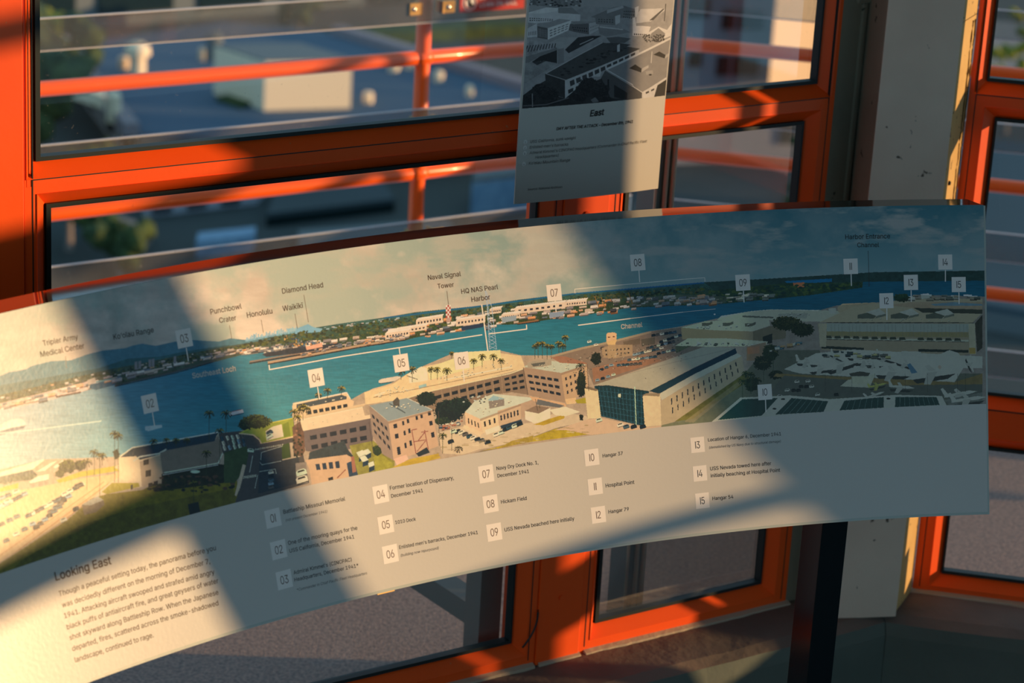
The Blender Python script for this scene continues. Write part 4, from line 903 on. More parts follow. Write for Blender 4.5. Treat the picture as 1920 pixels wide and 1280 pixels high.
for x0, y0, x1, y1, h in ((780, 600, 830, 592, 12), (740, 618, 800, 609, 9), (722, 625, 768, 618, 12), (918, 580, 940, 577, 9), (965, 578, 1060, 566, 11), (855, 600, 910, 592, 12), (1060, 566, 1100, 562, 9), (940, 590, 975, 586, 10)):
    PC.P([(x0, y0), (x1, y1), (x1, y1 + h), (x0, y0 + h)], LC(222, 186, 142)); PC.P([(x0, y0), (x0 + 4, y0 - 4), (x1 + 3, y1 - 4), (x1, y1)], LC(236, 208, 168)); PC.wins([(x0, y0), (x1, y1), (x1, y1 + h), (x0, y0 + h)], 8, 1, LC(60, 58, 54), .5, .4)
for x in range(8): PC.E(700 + x * 8, 646 - x * 1.6, 2.5, 1.4, LC(70, 70, 62))
PC.P([(864, 612), (906, 606), (906, 613), (866, 620)], LC(52, 66, 76)); PC.P([(1030, 586), (1058, 583), (1056, 592), (1030, 596)], LC(150, 150, 140)); PC.P([(940, 595), (968, 591), (968, 600), (942, 605)], LC(156, 156, 140))
PC.Ln([(970, 606.5), (1010, 600)], 3, LC(150, 104, 60)); PC.Ln([(970, 608), (1012, 602.5)], 1.6, LC(40, 40, 40))
# battleship and piers
PC.Ln([(467.5, 681), (520, 672), (640, 652)], 2.6, LC(40, 40, 38)); PC.Ln([(468, 678), (520, 669), (640, 650)], 2.6, LC(150, 120, 90))
PC.P([(491, 664), (500, 661), (560, 651), (640, 642), (640, 650), (560, 662), (500, 669)], LC(58, 62, 62), 0.4)
for k in range(70): x = random.uniform(515, 600); h = 20 * math.exp(-((x - 543) / 16) ** 2) + 6; PC.E(x, 656 - (x - 500) * .12 - random.random() * h, random.uniform(.8, 2.2), random.uniform(.8, 3), random.choice([LC(90, 110, 110), LC(60, 76, 80), LC(140, 130, 110), LC(200, 150, 80)]), .2, 6)
PC.Ln([(502, 682.5), (590, 667), (673, 651), (760, 637)], 2.2, LC(40, 36, 32)); PC.Ln([(502, 679.5), (590, 663.5), (673, 648), (760, 634)], 4, LC(184, 146, 104)); PC.clutter([(560, 660), (673, 636), (760, 624)], [6, 8, 8], 70, BLD, (3, 9), .5)
PC.P([(573, 650), (604, 642), (605, 650), (575, 656)], LC(222, 160, 118))
# signal tower (chequered) and radio mast
for j in range(6):
    for i in range(3): PC.P([(836 + i * 3, 572 + j * 4 - i * .3), (839 + i * 3, 571.6 + j * 4 - i * .3), (839 + i * 3, 575.6 + j * 4 - i * .3), (836 + i * 3, 576 + j * 4 - i * .3)], LC(176, 74, 60) if (i + j) % 2 else LC(232, 200, 176), 0)
PC.P([(837, 596), (844, 595), (845, 603), (837, 604)], LC(190, 150, 120))
mg = LC(168, 172, 160)
PC.Ln([(910, 545), (914, 575), (918, 655)], 1.1, mg); PC.Ln([(911, 545), (922, 575), (931, 655)], 1.1, mg)
for k in range(14): t = k / 14; y = 560 + 95 * t; xa = 912 + 6 * t; xb = 914 + 17 * t; PC.Ln([(xa, y), (xb, y + 6)], .8, mg); PC.Ln([(xb, y), (xa, y + 6)], .8, mg)
for x, y in ((1127, 565), (1115, 563), (1178, 556)): PC.Ln([(x, y - 8), (x + 6, y + 8), (x + 8, y + 14)], 1.4, LC(160, 116, 50))
# boats and quay stubs
PC.P([(272, 799), (303, 796), (304, 801), (278, 808), (272, 806)], LC(196, 190, 176)); PC.P([(428, 774), (455, 767), (457, 773), (432, 779)], LC(214, 190, 168)); PC.Ln([(430, 780), (457, 775)], 1.6, LC(40, 60, 66)); PC.Ln([(433, 772), (452, 767.5)], 1, LC(170, 60, 40))
PC.P([(-40, 800), (0, 796), (14, 790), (22, 786), (40, 785), (48, 792), (46, 801), (20, 811), (-40, 826)], LC(214, 196, 176), .2); PC.P([(20, 802), (48, 797), (46, 802), (14, 812), (-40, 828), (-40, 820)], LC(120, 116, 108), .3)
PC.P([(710, 713), (716, 710), (745, 705), (752, 706), (748, 712), (716, 719), (710, 717)], LC(216, 188, 146)); PC.Ln([(711, 719), (748, 714)], 1.3, LC(30, 60, 66)); PC.E(1340, 589, 2.2, 1.3, SC(160, 170, 170))
PC.Ln([(-200, 845), (0, 812), (60, 806), (190, 789)], 2, LC(196, 196, 168))

# -------- near ground
GT, GD = LC(212, 176, 138), LC(96, 84, 76)
near_pts = [p for p in NEAR]
PC.P(near_pts + [(1852, 1200), (-330, 1200)], LC(186, 152, 122), 0.2)
# left: low white roofs, trees and the car park
PC.P([(-330, 1010), (0, 885), (80, 861), (84, 862), (60, 880), (0, 893), (-330, 1040)], LC(232, 214, 186)); PC.P([(-330, 1040), (0, 893), (60, 880), (70, 890), (60, 900), (0, 905), (-330, 1060)], LC(92, 96, 84), .4)
scat([(-330, 1030), (0, 896), (66, 888)], [20, 12, 8], 110, [LC(74, 84, 66), LC(100, 104, 80)], 2, 5)
for Q in ([(68, 884), (98, 866), (107, 864), (84, 882)], [(100, 875), (118, 862), (120, 866), (104, 878)], [(55, 902), (70, 893), (92, 888), (90, 906), (58, 912)]): PC.P(Q, LC(234, 210, 182))
PC.P([(55, 906), (92, 898), (92, 906), (58, 914)], LC(166, 140, 116))
PC.P([(-330, 1090), (-100, 950), (0, 914), (35, 905), (34, 915), (0, 922), (-100, 962)], LC(206, 160, 60)); PC.P([(105, 900), (150, 884), (222, 872), (224, 882), (150, 894), (112, 906)], LC(190, 160, 58))
CPK = [(-330, 1130), (-100, 985), (0, 925), (60, 915), (150, 897), (210, 889), (228, 880), (232, 896), (172, 934), (127, 970), (0, 1054), (-330, 1230)]
PC.P(CPK, LC(222, 172, 122), 0.12)
for (a, b) in (((-100, 1130), (205, 905)), ((-100, 1112), (195, 903)), ((-100, 1160), (165, 938))): PC.Ln([a, b], 1.2, LC(196, 128, 74))
PC.P([(-330, 1235), (0, 1054), (127, 971), (205, 918), (210, 922), (130, 980), (0, 1062), (-330, 1250)], LC(196, 152, 110))
CARC = [LC(230, 222, 206), LC(60, 84, 88), LC(150, 156, 150), LC(36, 52, 58), LC(206, 206, 196), LC(110, 96, 84), LC(90, 104, 104)]
for (x0, y0, x1, y1, n) in ((118, 931, 52, 966, 9), (152, 908, 122, 925, 4), (128, 930, 96, 957, 5), (110, 950, 68, 987, 6), (60, 982, 12, 1012, 4), (30, 968, -40, 1003, 6), (46, 925, 0, 950, 6), (28, 922, -20, 942, 5), (12, 940, -60, 978, 6), (-10, 990, -120, 1060, 8)):
    for k in range(n):
        u = (k + random.uniform(-.15, .15)) / max(1, n - 1); PC.car(x0 + (x1 - x0) * u, y0 + (y1 - y0) * u, 13, -0.35, random.choice(CARC))
for x, y, c in ((119, 974, 0), (142, 953, 3), (145, 910, 5), (150, 908, 5)): PC.car(x, y, 13, -0.4, CARC[c])
PC.blob(127, 874, 18, 13, LC(40, 48, 24), LC(132, 124, 44), 150); PC.blob(150, 872, 11, 11, LC(34, 44, 26), LC(110, 108, 44), 60); PC.blob(112, 888, 9, 8, LC(44, 52, 26), LC(120, 112, 44), 50)
# lawn in front
PC.P([(-330, 1260), (0, 1056), (127, 974), (170, 935), (200, 926), (268, 918), (290, 905), (443, 890), (452, 960), (200, 1040), (0, 1095), (-330, 1290)], LC(134, 112, 34), 0.35)
PC.P([(40, 1050), (150, 985), (260, 950), (437, 915), (445, 945), (200, 1030), (0, 1090)], LC(96, 84, 32), 0.45, 0.6)
PC.P([(153, 946), (166, 938), (184, 930), (194, 937), (196, 946), (180, 960), (158, 965)], LC(128, 104, 80), .2); PC.P([(153, 946), (166, 938), (184, 930), (194, 937), (170, 947)], LC(176, 156, 130), .3)
# museum hall at the left
PC.P([(214, 876), (225, 868), (230, 890), (205, 905), (188, 920), (176, 932), (214, 922), (268, 912), (262, 900)], LC(214, 176, 136)); PC.P([(190, 922), (210, 905), (260, 905), (262, 912), (200, 926)], LC(168, 142, 50))
PC.P([(221, 857), (250, 846), (300, 848), (302, 862), (303, 906), (268, 912), (262, 902), (226, 900)], LC(222, 184, 142), .06)
PC.P([(262, 865), (303, 852), (304, 906), (266, 912)], LC(186, 150, 116), .06)
PC.P([(226, 857), (250, 839), (408, 811), (402, 828), (312, 845), (298, 852), (262, 862), (255, 855)], LC(34, 62, 70), .2); PC.Ln([(222, 858), (248, 839), (409, 810)], 2, LC(216, 200, 176)); PC.Ln([(250, 864), (262, 856), (298, 850), (312, 842)], 2.6, LC(214, 192, 160))
PC.P([(300, 849), (312, 844), (402, 827), (411, 812), (419, 846), (409, 868), (305, 887)], LC(140, 116, 94), .12); PC.Ln([(409, 811), (419, 846), (409, 868), (308, 886)], 2, LC(214, 196, 170))
for x, y, w, h in ((274, 866, 10, 10), (278, 887, 10, 12), (282, 925 - 16, 8, 8), (292, 906, 8, 9), (247, 918 - 5, 4, 9)): PC.P([(x - w / 2, y - h / 2 + 1), (x + w / 2, y - h / 2 - 1), (x + w / 2, y + h / 2 - 1), (x - w / 2, y + h / 2 + 1)], LC(40, 44, 44))
PC.P([(303, 888), (409, 869), (440, 874), (442, 902), (290, 922), (285, 915), (303, 906)], LC(48, 50, 34), .5)
for k in range(90): PC.E(random.uniform(280, 440), random.uniform(892, 922), random.uniform(2, 6), random.uniform(1.5, 3.5), random.choice([LC(36, 44, 30), LC(60, 60, 34), LC(28, 40, 36), LC(100, 70, 50)]), .3, 7)
PC.Ln([(305, 890), (409, 871)], 1.4, LC(190, 172, 150)); PC.E(366, 884, 9, 3, LC(200, 196, 180))
for x, y, h, r in ((177, 890, 42, 10), (187, 930, 76, 9), (215, 905, 92, 10), (222, 905, 88, 9), (163, 918, 52, 11), (192, 872, 18, 9), (288, 842, 15, 8), (330, 838, 13, 7), (312, 836, 11, 7), (350, 836, 11, 7), (392, 825, 50, 10), (424, 878, 103, 11), (412, 868, 60, 9), (387, 895, 46, 9), (363, 968, 62, 9)):
    PC.palm(x, y, h, r, LC(42, 48, 26), LC(128, 116, 46))
PC.P([(352, 945), (372, 940), (376, 962), (356, 967)], LC(34, 44, 40), .3)
PC.blob(218, 851, 6, 10, LC(30, 44, 30), LC(60, 72, 34), 30)
# shoreline bush, drive, parking and road
PC.P([(409, 812), (448, 808), (500, 806), (480, 846), (418, 850)], LC(88, 76, 68), .15)
for k in range(3):
    for j in range(5): PC.car(417 + j * 9.5 + k * 2, 822 + k * 9 - j * 1.2, 8.5, 1.2, random.choice(CARC))
PC.P([(448, 812), (470, 800), (510, 792), (550, 783), (551, 818), (520, 826), (490, 832), (486, 820), (470, 814)], LC(158, 150, 60), .2); PC.P([(510, 800), (528, 795), (532, 818), (500, 826), (498, 808)], LC(224, 190, 152)); PC.P([(530, 795), (541, 790), (545, 817), (532, 820)], LC(130, 130, 44))
PC.Ln([(448, 812), (475, 815), (487, 825), (490, 832), (552, 818)], 2.4, LC(222, 178, 130)); PC.Ln([(450, 812), (478, 799), (548, 784)], 1.6, LC(206, 180, 70)); PC.car(505, 810, 13, -.5, CARC[1]); PC.car(505, 817, 13, -.5, CARC[4])
PC.blob(480, 790, 30, 13, LC(36, 50, 28), LC(128, 128, 52), 260); PC.blob(460, 796, 14, 10, LC(34, 48, 30), LC(96, 104, 44), 80)
PC.P([(466, 836), (560, 818), (568, 850), (580, 905), (440, 945), (452, 905), (462, 870)], LC(92, 80, 72), .12); PC.P([(420, 848), (462, 836), (466, 850), (460, 880), (440, 905), (420, 905)], LC(74, 84, 48), .3); PC.P([(455, 870), (461, 872), (450, 915), (443, 930), (440, 928)], LC(206, 170, 134))
PC.P([(489, 846), (525, 838), (560, 850), (562, 905), (484, 925), (486, 870)], LC(64, 66, 66), .2); PC.P([(528, 834), (542, 830), (545, 860), (529, 862)], LC(74, 88, 40)); PC.P([(543, 830), (549, 829), (551, 858), (546, 859)], LC(190, 156, 122))
PC.Ln([(489, 862), (490, 848), (530, 836)], 1, LC(190, 176, 150)); PC.Ln([(529, 862), (566, 854)], 2, LC(196, 164, 130)); PC.Ln([(487, 866), (491, 871), (527, 864)], 1, LC(190, 176, 150))
for k in range(16): PC.Ln([(478 + k * 3.4, 844 - k * .6), (479.4 + k * 3.4, 841 - k * .6)], 1.1, LC(220, 206, 180))
for k in range(8): PC.Ln([(457 + k * 3.1, 897 - k * .4), (458.4 + k * 3.1, 892 - k * .4)], 1.3, LC(220, 206, 180))
PC.Ln([(474, 853), (468, 885)], .9, LC(206, 190, 160)); PC.Ln([(483, 890), (478, 915)], .9, LC(206, 190, 160)); PC.car(470, 844, 12, .1, CARC[4])
for k in range(5): PC.car(508, 885 + k * 7, 10, -.2, CARC[(k * 3) % 7])
PC.Ln([(486, 884), (516, 879), (518, 888)], .9, LC(200, 190, 160))
# dispensary block (04) and barracks wing
PC.P([(548, 760), (552, 755), (650, 735), (658, 749), (664, 752), (660, 770), (600, 782), (565, 786), (552, 790), (549, 778)], LC(222, 178, 134), .08); PC.P([(556, 758), (640, 740), (650, 743), (650, 748), (570, 764), (556, 764)], LC(84, 86, 84), .2); PC.Ln([(549, 757), (650, 735.5), (657, 748)], 1.8, LC(236, 200, 160))
PC.wins([(570, 770), (656, 754), (657, 764), (572, 780)], 7, 1, LC(44, 52, 54), .7, .8)
PC.P([(562, 787), (680, 762), (762, 712), (700, 728), (684, 736), (684, 756), (562, 781)], LC(214, 174, 132), .1)
PC.P([(562.5, 786.7), (600, 779), (680, 763), (684, 779), (695, 777), (695, 785), (567, 808)], LC(228, 186, 146), .07); PC.Ln([(563, 787), (680, 763)], 1.4, LC(240, 206, 168))
PC.P([(567, 808), (695, 784), (700, 815), (698, 835), (600, 850), (573, 845)], LC(124, 102, 92), .1); PC.wins([(572, 810), (694, 787), (696, 832), (578, 852)], 6, 2, LC(40, 48, 54), .68, .45)
PC.P([(548, 800), (562, 790), (570, 812), (572, 845), (566, 856), (552, 852)], LC(120, 84, 64), .5)
for k in range(26): PC.E(random.uniform(550, 568), random.uniform(800, 856), 2.2, 2.2, random.choice([LC(50, 54, 34), LC(160, 110, 80), LC(40, 48, 40)]), .2, 7)
PC.P([(580, 848), (645, 826), (652, 842), (665, 858), (655, 866), (600, 868), (578, 862)], LC(66, 72, 70), .3); PC.P([(573, 862), (650, 852), (668, 862), (672, 895), (585, 912), (580, 880)], LC(206, 160, 122), .08); PC.wins([(586, 868), (640, 860), (642, 880), (590, 884)], 4, 1, LC(44, 62, 74), .62, .8)
PC.P([(554, 868), (574, 866), (578, 905), (556, 908)], LC(150, 128, 110), .2); PC.car(565, 885, 20, -.3, CARC[4]); PC.car(566, 898, 22, -.3, CARC[0]); PC.P([(615, 896), (624, 893), (625, 899), (616, 901)], LC(40, 44, 46)); PC.Ln([(632, 896), (648, 880)], 2, LC(150, 84, 66))
PC.P([(655, 835), (700, 826), (740, 860), (740, 880), (668, 894), (664, 862)], LC(152, 134, 66), .3)
for Q in ([(668, 848), (680, 843), (685, 852), (673, 857)], [(680, 845), (690, 841), (696, 848), (686, 853)], [(674, 857), (684, 853), (691, 862), (680, 866)], [(690, 868), (700, 864), (702, 872), (692, 876)]): PC.P(Q, LC(214, 196, 168)); PC.P([(Q[3][0], Q[3][1]), Q[2], (Q[2][0], Q[2][1] + 9), (Q[3][0], Q[3][1] + 9)], LC(34, 62, 74))
PC.P([(650, 868), (664, 862), (672, 893), (655, 896)], LC(52, 72, 84), .4); PC.P([(658, 856), (664, 855), (668, 884), (661, 886)], LC(170, 110, 84))
# long wing behind, from the terrace to the corner
PC.P([(683, 735), (692, 733), (733, 722), (765, 700), (789, 688), (849, 676), (910, 658), (977, 667), (985, 690), (762, 748), (700, 756), (686, 758)], LC(226, 184, 136), .1)
PC.P([(765, 700), (790, 687), (800, 690), (803, 712), (790, 715), (768, 718)], LC(236, 206, 158)); PC.P([(800, 690), (850, 672), (905, 664), (906, 684), (806, 712)], LC(232, 196, 140)); PC.Ln([(762, 704), (783, 711)], 1, LC(70, 50, 40)); PC.P([(849, 661), (938, 656), (940, 672), (852, 684)], LC(236, 198, 140))
for a, b in (((702, 741), (722, 735)), ((762, 733), (777, 729)), ((785, 727), (799, 720)), ((833, 712), (960, 687))): PC.Ln([a, b], 2.2, LC(240, 214, 176))
PC.P([(785, 723), (799, 719), (800, 725), (786, 729)], LC(160, 174, 160)); PC.Ln([(700, 745), (800, 725), (962, 692)], 1, LC(150, 112, 80)); PC.Ln([(763, 746), (807, 733), (957, 700), (985, 690)], 1.6, LC(236, 196, 150))
PC.P([(763, 747), (807, 734), (957, 701), (984, 691), (990, 740), (960, 735), (923, 740), (870, 770), (815, 770)], LC(150, 118, 92), .08)
PC.wins([(812, 738), (938, 706), (942, 735), (816, 768)], 8, 2, LC(38, 46, 48), .72, .46, .01, .04)
PC.wins([(941, 704), (984, 693), (989, 733), (945, 740)], 3, 3, LC(38, 46, 48), .66, .45)
for k in range(9): u = k / 8; PC.Ln([(812 + 128 * u, 735 - 32 * u), (815 + 128 * u, 770 - 32 * u)], .7, LC(176, 140, 108))
# cube block with the outside stair
PC.P([(692, 760), (763, 746), (811, 768), (728, 790)], LC(150, 148, 138), .06); PC.Ln([(692, 760), (728, 790), (811, 768.5)], 1.4, LC(206, 180, 150)); PC.Ln([(763, 746), (811, 768)], 1.4, LC(200, 180, 156))
PC.P([(736, 752), (745, 744), (749, 750), (749, 762), (738, 760)], LC(96, 84, 72), .5); PC.Ln([(730, 756), (760, 774)], 2.4, LC(96, 100, 96))
PC.P([(692, 760), (728, 790), (738, 863), (716, 850), (698, 815)], LC(164, 132, 110), .08); PC.wins([(693, 765), (727, 793), (737, 858), (700, 815)], 4, 3, LC(50, 54, 58), .6, .42)
PC.P([(728, 790), (811, 768), (822, 836), (790, 848), (738, 863)], LC(206, 160, 124), .06)
for u, v, w, h in ((.14, .16, .08, .11), (.32, .14, .045, .11), (.43, .12, .05, .11), (.63, .10, .05, .11), (.74, .09, .05, .11), (.92, .07, .07, .11), (.14, .42, .08, .12), (.32, .40, .045, .12), (.43, .38, .05, .12), (.92, .34, .07, .12), (.30, .72, .045, .14), (.42, .70, .05, .14), (.92, .66, .07, .14), (.14, .80, .07, .2)):
    Q = [(728, 790), (811, 768), (822, 836), (738, 863)]; PC.P([PC.quad(Q, u - w / 2, v - h / 2), PC.quad(Q, u + w / 2, v - h / 2), PC.quad(Q, u + w / 2, v + h / 2), PC.quad(Q, u - w / 2, v + h / 2)], LC(44, 50, 56), 0)
for a, b in (((772, 806), (780, 850)), ((784, 826), (798, 808)), ((796, 806), (803, 842)), ((782, 846), (798, 826)), ((790, 810), (803, 808)), ((772, 806), (782, 804)), ((775, 828), (800, 824))): PC.Ln([a, b], 1.6, LC(156, 90, 76))
PC.P([(780, 850), (800, 838), (806, 848), (785, 856)], LC(50, 58, 60)); PC.P([(738, 860), (762, 852), (766, 860), (745, 874)], LC(230, 172, 140)); PC.P([(735, 876), (770, 860), (822, 850), (826, 858), (760, 876), (700, 890)], LC(196, 154, 60), .2)
PC.P([(700, 850), (716, 852), (736, 868), (738, 878), (705, 885)], LC(170, 150, 62), .3); PC.blob(707, 845, 9, 10, LC(44, 60, 40), LC(90, 96, 44), 40)
# courtyard trees, small clinic, lot with cars
PC.blob(800, 748, 20, 14, LC(26, 44, 40), LC(46, 66, 46), 160); PC.blob(842, 770, 30, 22, LC(24, 42, 42), LC(44, 66, 48), 300); PC.blob(862, 760, 22, 16, LC(26, 46, 42), LC(50, 70, 50), 160); PC.blob(830, 790, 16, 9, LC(40, 56, 46), LC(80, 88, 50), 60)
PC.clutter([(822, 796), (872, 786)], [8, 8], 26, [LC(214, 190, 160), LC(70, 90, 100), LC(190, 120, 90)], (3, 7), .6)
PC.P([(820, 812), (872, 798), (900, 812), (938, 800), (1010, 790), (1045, 770), (1100, 780), (1110, 800), (1000, 822), (900, 842), (868, 852), (830, 850)], GT, .08)
PC.P([(872, 772), (890, 752), (925, 738), (1006, 746), (975, 757), (935, 774), (900, 785)], LC(206, 190, 162), .08); PC.P([(914, 750), (925, 741), (946, 747), (935, 754)], LC(160, 170, 160)); PC.P([(916, 752), (945, 748), (946, 760), (918, 766)], LC(150, 128, 110))
for k in range(16): PC.E(random.uniform(868, 912), random.uniform(742, 756), 2, 1.4, random.choice([LC(190, 180, 160), LC(80, 78, 72)]), .1, 7)
PC.P([(872, 772), (900, 785), (905, 814), (873, 799)], LC(226, 178, 136)); PC.P([(900, 785), (933, 774), (936, 799), (905, 812)], LC(230, 184, 140)); PC.P([(933, 770), (976, 757), (977, 786), (936, 798)], LC(206, 164, 126)); PC.P([(976, 757), (1006, 747), (1008, 770), (978, 784)], LC(190, 150, 118))
PC.wins([(874, 776), (899, 788), (903, 810), (875, 798)], 4, 1, LC(52, 46, 42), .35, .55); PC.wins([(902, 787), (932, 777), (934, 796), (905, 806)], 3, 1, LC(52, 46, 42), .35, .6); PC.wins([(934, 775), (975, 762), (976, 782), (936, 794)], 6, 1, LC(52, 52, 54), .45, .6)
PC.P([(938, 798), (977, 786), (980, 792), (940, 804)], LC(52, 66, 74)); PC.P([(870, 796), (905, 810), (900, 818), (868, 802)], LC(236, 184, 140)); PC.P([(909, 806), (936, 797), (938, 806), (912, 815)], LC(240, 212, 176))
PC.P([(984, 770), (1005, 760), (1032, 764), (1010, 775)], LC(150, 118, 92)); PC.P([(984, 770), (1010, 775), (1012, 792), (1001, 793), (985, 786)], LC(226, 208, 170)); PC.P([(1010, 775), (1032, 764), (1032, 783), (1012, 792)], LC(240, 218, 176))
PC.P([(1000, 796), (1033, 784), (1060, 776), (1058, 784), (1020, 797)], LC(190, 148, 50), .2); PC.P([(905, 844), (990, 822), (1040, 803), (1075, 795), (1110, 800), (1060, 812), (985, 830), (880, 852)], LC(150, 124, 100), .1)
PC.P([(992, 822), (1043, 803), (1075, 805), (1110, 813), (1060, 820), (996, 828), (900, 846)], LC(188, 152, 48), .25); PC.P([(960, 826), (1000, 816), (1000, 826), (930, 842)], LC(176, 140, 60), .3)
for k, (x, y) in enumerate(((858, 808), (865, 810), (872, 813), (880, 817), (887, 820), (895, 823), (903, 825), (914, 828), (845, 827), (850, 808))): PC.car(x, y, 12, -.35, CARC[(3, 0, 5, 1, 0, 3, 1, 3, 3, 4)[k]])
for x, y, c in ((930, 814, 0), (940, 810, 4), (948, 804, 3), (955, 801, 1), (965, 798, 4), (974, 794, 3)): PC.car(x, y, 12, -.35, CARC[c])
PC.Ln([(847, 845), (847, 803)], .9, LC(60, 56, 52)); PC.palm(830, 850, 34, 8, LC(50, 54, 32), LC(130, 120, 50)); PC.palm(860, 843, 2, 8, LC(60, 50, 40), LC(80, 70, 50))
for x, y, h, r in ((562, 790, 22, 9), (568, 788, 26, 9), (575, 778, 12, 8), (597, 752, 12, 7), (614, 748, 16, 8), (640, 742, 14, 8), (551, 800, 28, 9), (558, 806, 24, 8), (773, 716, 24, 9), (752, 712, 16, 8), (808, 712, 20, 7), (820, 712, 20, 7), (838, 714, 20, 9), (847, 660 + 12, 10, 5), (888, 692, 16, 7), (904, 688, 20, 8), (925, 690, 22, 8), (940, 694, 18, 7), (1003, 673, 24, 6), (1009, 671, 27, 6), (1017, 672, 28, 7), (1026, 674, 26, 6), (1034, 673, 24, 6), (1048, 672, 28, 8), (1055, 670, 22, 7), (1060, 662, 30, 7), (1012, 765, 55, 7)):
    PC.palm(x, y, h, r, LC(60, 58, 30), LC(160, 134, 54))
# corner block of the wing
PC.P([(981, 687), (1000, 681), (1030, 676), (1101, 683), (1052.5, 699)], LC(196, 182, 152), .06); PC.P([(988, 681), (1000, 676), (1034, 673), (1034, 684), (1020, 687), (990, 690)], LC(176, 150, 122)); PC.P([(995, 682), (1022, 678), (1022, 684), (1000, 687)], LC(110, 100, 86))
PC.P([(1030, 668), (1060, 664), (1095, 656), (1102, 668), (1101, 683), (1050, 680)], LC(170, 116, 86), .1)
PC.P([(981, 689), (1052, 699), (1060, 755), (990, 740)], LC(176, 138, 108), .05); PC.wins([(983, 694), (1050, 703), (1057, 750), (992, 736)], 5, 3, LC(44, 50, 54), .72, .42)
PC.P([(1052, 699), (1101, 683), (1104, 733), (1060, 755)], LC(200, 156, 116), .05); PC.wins([(1054, 702), (1100, 686), (1102, 726), (1060, 748)], 5, 3, LC(56, 54, 56), .36, .45)
PC.P([(992, 742), (1060, 756), (1062, 762), (1000, 752)], LC(216, 164, 120)); PC.P([(1060, 748), (1080, 745), (1080, 756), (1062, 758)], LC(232, 176, 126)); PC.P([(1078, 750), (1100, 744), (1102, 756), (1082, 756)], LC(178, 150, 50)); PC.blob(1090, 720, 9, 26, LC(36, 46, 38), LC(70, 70, 40), 160)
PC.palm(1088, 720, 34, 9, LC(36, 46, 34), LC(70, 72, 40)); PC.P([(1008, 748), (1058, 760), (1050, 764), (1005, 758)], LC(120, 110, 100)); PC.P([(1030, 768), (1060, 762), (1088, 772), (1060, 780), (1040, 778)], LC(232, 196, 156))
# yards, tower with belvedere, parked rows
PC.P([(1034, 667), (1090, 652), (1137, 641), (1221, 621), (1280, 613), (1320, 650), (1113, 722), (1104, 700), (1100, 680), (1060, 668)], LC(150, 120, 96), .12); PC.P([(1110, 690), (1210, 665), (1240, 676), (1113, 716)], LC(166, 116, 84), .12)
PC.Ln([(1034, 668), (1090, 653), (1137, 643), (1221, 622)], 4, LC(178, 146, 112))
for (x0, y0, x1, y1, n) in ((1180, 674, 1228, 668, 7), (1160, 684, 1200, 681, 6), (1190, 664, 1240, 652, 8), (1215, 652, 1262, 640, 8), (1240, 640, 1275, 628, 6), (1120, 712, 1150, 702, 4), (1105, 640, 1130, 652, 3), (1225, 628, 1265, 622, 6), (1235, 662, 1262, 656, 4), (1128, 692, 1146, 684, 3)):
    for k in range(n): u = k / (n - 1); PC.car(x0 + (x1 - x0) * u, y0 + (y1 - y0) * u, 8, -.2, random.choice(CARC))
PC.blob(1118, 672, 10, 12, LC(36, 44, 34), LC(66, 66, 40), 90); PC.P([(1168, 640), (1200, 634), (1200, 645), (1170, 650)], LC(130, 104, 80)); PC.P([(1202, 636), (1228, 632), (1228, 645), (1203, 648)], LC(120, 100, 78))
PC.P([(1128, 652), (1150, 646), (1186, 646), (1186, 666), (1150, 672), (1130, 670)], LC(178, 140, 104)); PC.wins([(1130, 652), (1184, 648), (1184, 666), (1132, 670)], 7, 2, LC(60, 52, 46), .4, .4); PC.P([(1140, 644), (1154, 642), (1157, 670), (1140, 672)], LC(186, 146, 106)); PC.P([(1137, 626), (1140, 623.5), (1152, 623), (1156, 625), (1156, 639), (1153, 646), (1139, 646), (1137, 640)], LC(222, 172, 114)); PC.P([(1140, 631), (1144, 631), (1144, 633), (1140, 633)], LC(120, 66, 40)); PC.P([(1149, 630), (1153, 630), (1153, 632), (1149, 632)], LC(120, 66, 40))
# hangar with glazed front
PC.P([(1113, 722), (1180, 700), (1320, 650), (1379, 652), (1300, 689), (1217.5, 733), (1160, 724), (1135, 722)], LC(184, 162, 132), .07); PC.Ln([(1180, 700), (1300, 670), (1379, 652)], .8, LC(160, 140, 116))
PC.P([(1217, 733), (1300, 690), (1379, 652.5), (1382, 662), (1300, 702), (1236, 738)], LC(40, 66, 70), .1); PC.P([(1236, 738), (1300, 702), (1382, 662), (1391, 667), (1300, 714), (1241, 750)], LC(200, 178, 146), .05)
PC.P([(1240, 751), (1300, 715), (1391, 667), (1396, 698), (1340, 740), (1265, 790), (1238, 798)], LC(196, 162, 122), .08)
Q = [(1240, 752), (1391, 668), (1396, 697), (1240, 796)]
for k in range(13):
    u = .12 + k * .066; PC.P([PC.quad(Q, u, .12), PC.quad(Q, u + .014, .12), PC.quad(Q, u + .014, .40), PC.quad(Q, u, .40)], LC(50, 56, 56), 0); PC.P([PC.quad(Q, u + .01, .55), PC.quad(Q, u + .022, .55), PC.quad(Q, u + .022, .82), PC.quad(Q, u + .01, .82)], LC(50, 56, 56), 0)
PC.P([(1114, 723), (1140, 722), (1217, 733), (1212, 800), (1126, 780)], LC(34, 62, 62), .25)
for k in range(14): PC.Ln([(1116 + k * 7.2, 724 + k * .8), (1126 + k * 6.4, 780 + k * 1.5)], .6, LC(70, 110, 116))
for k in range(6): PC.Ln([(1119, 732 + k * 9), (1215, 742 + k * 11)], .6, LC(66, 104, 110))
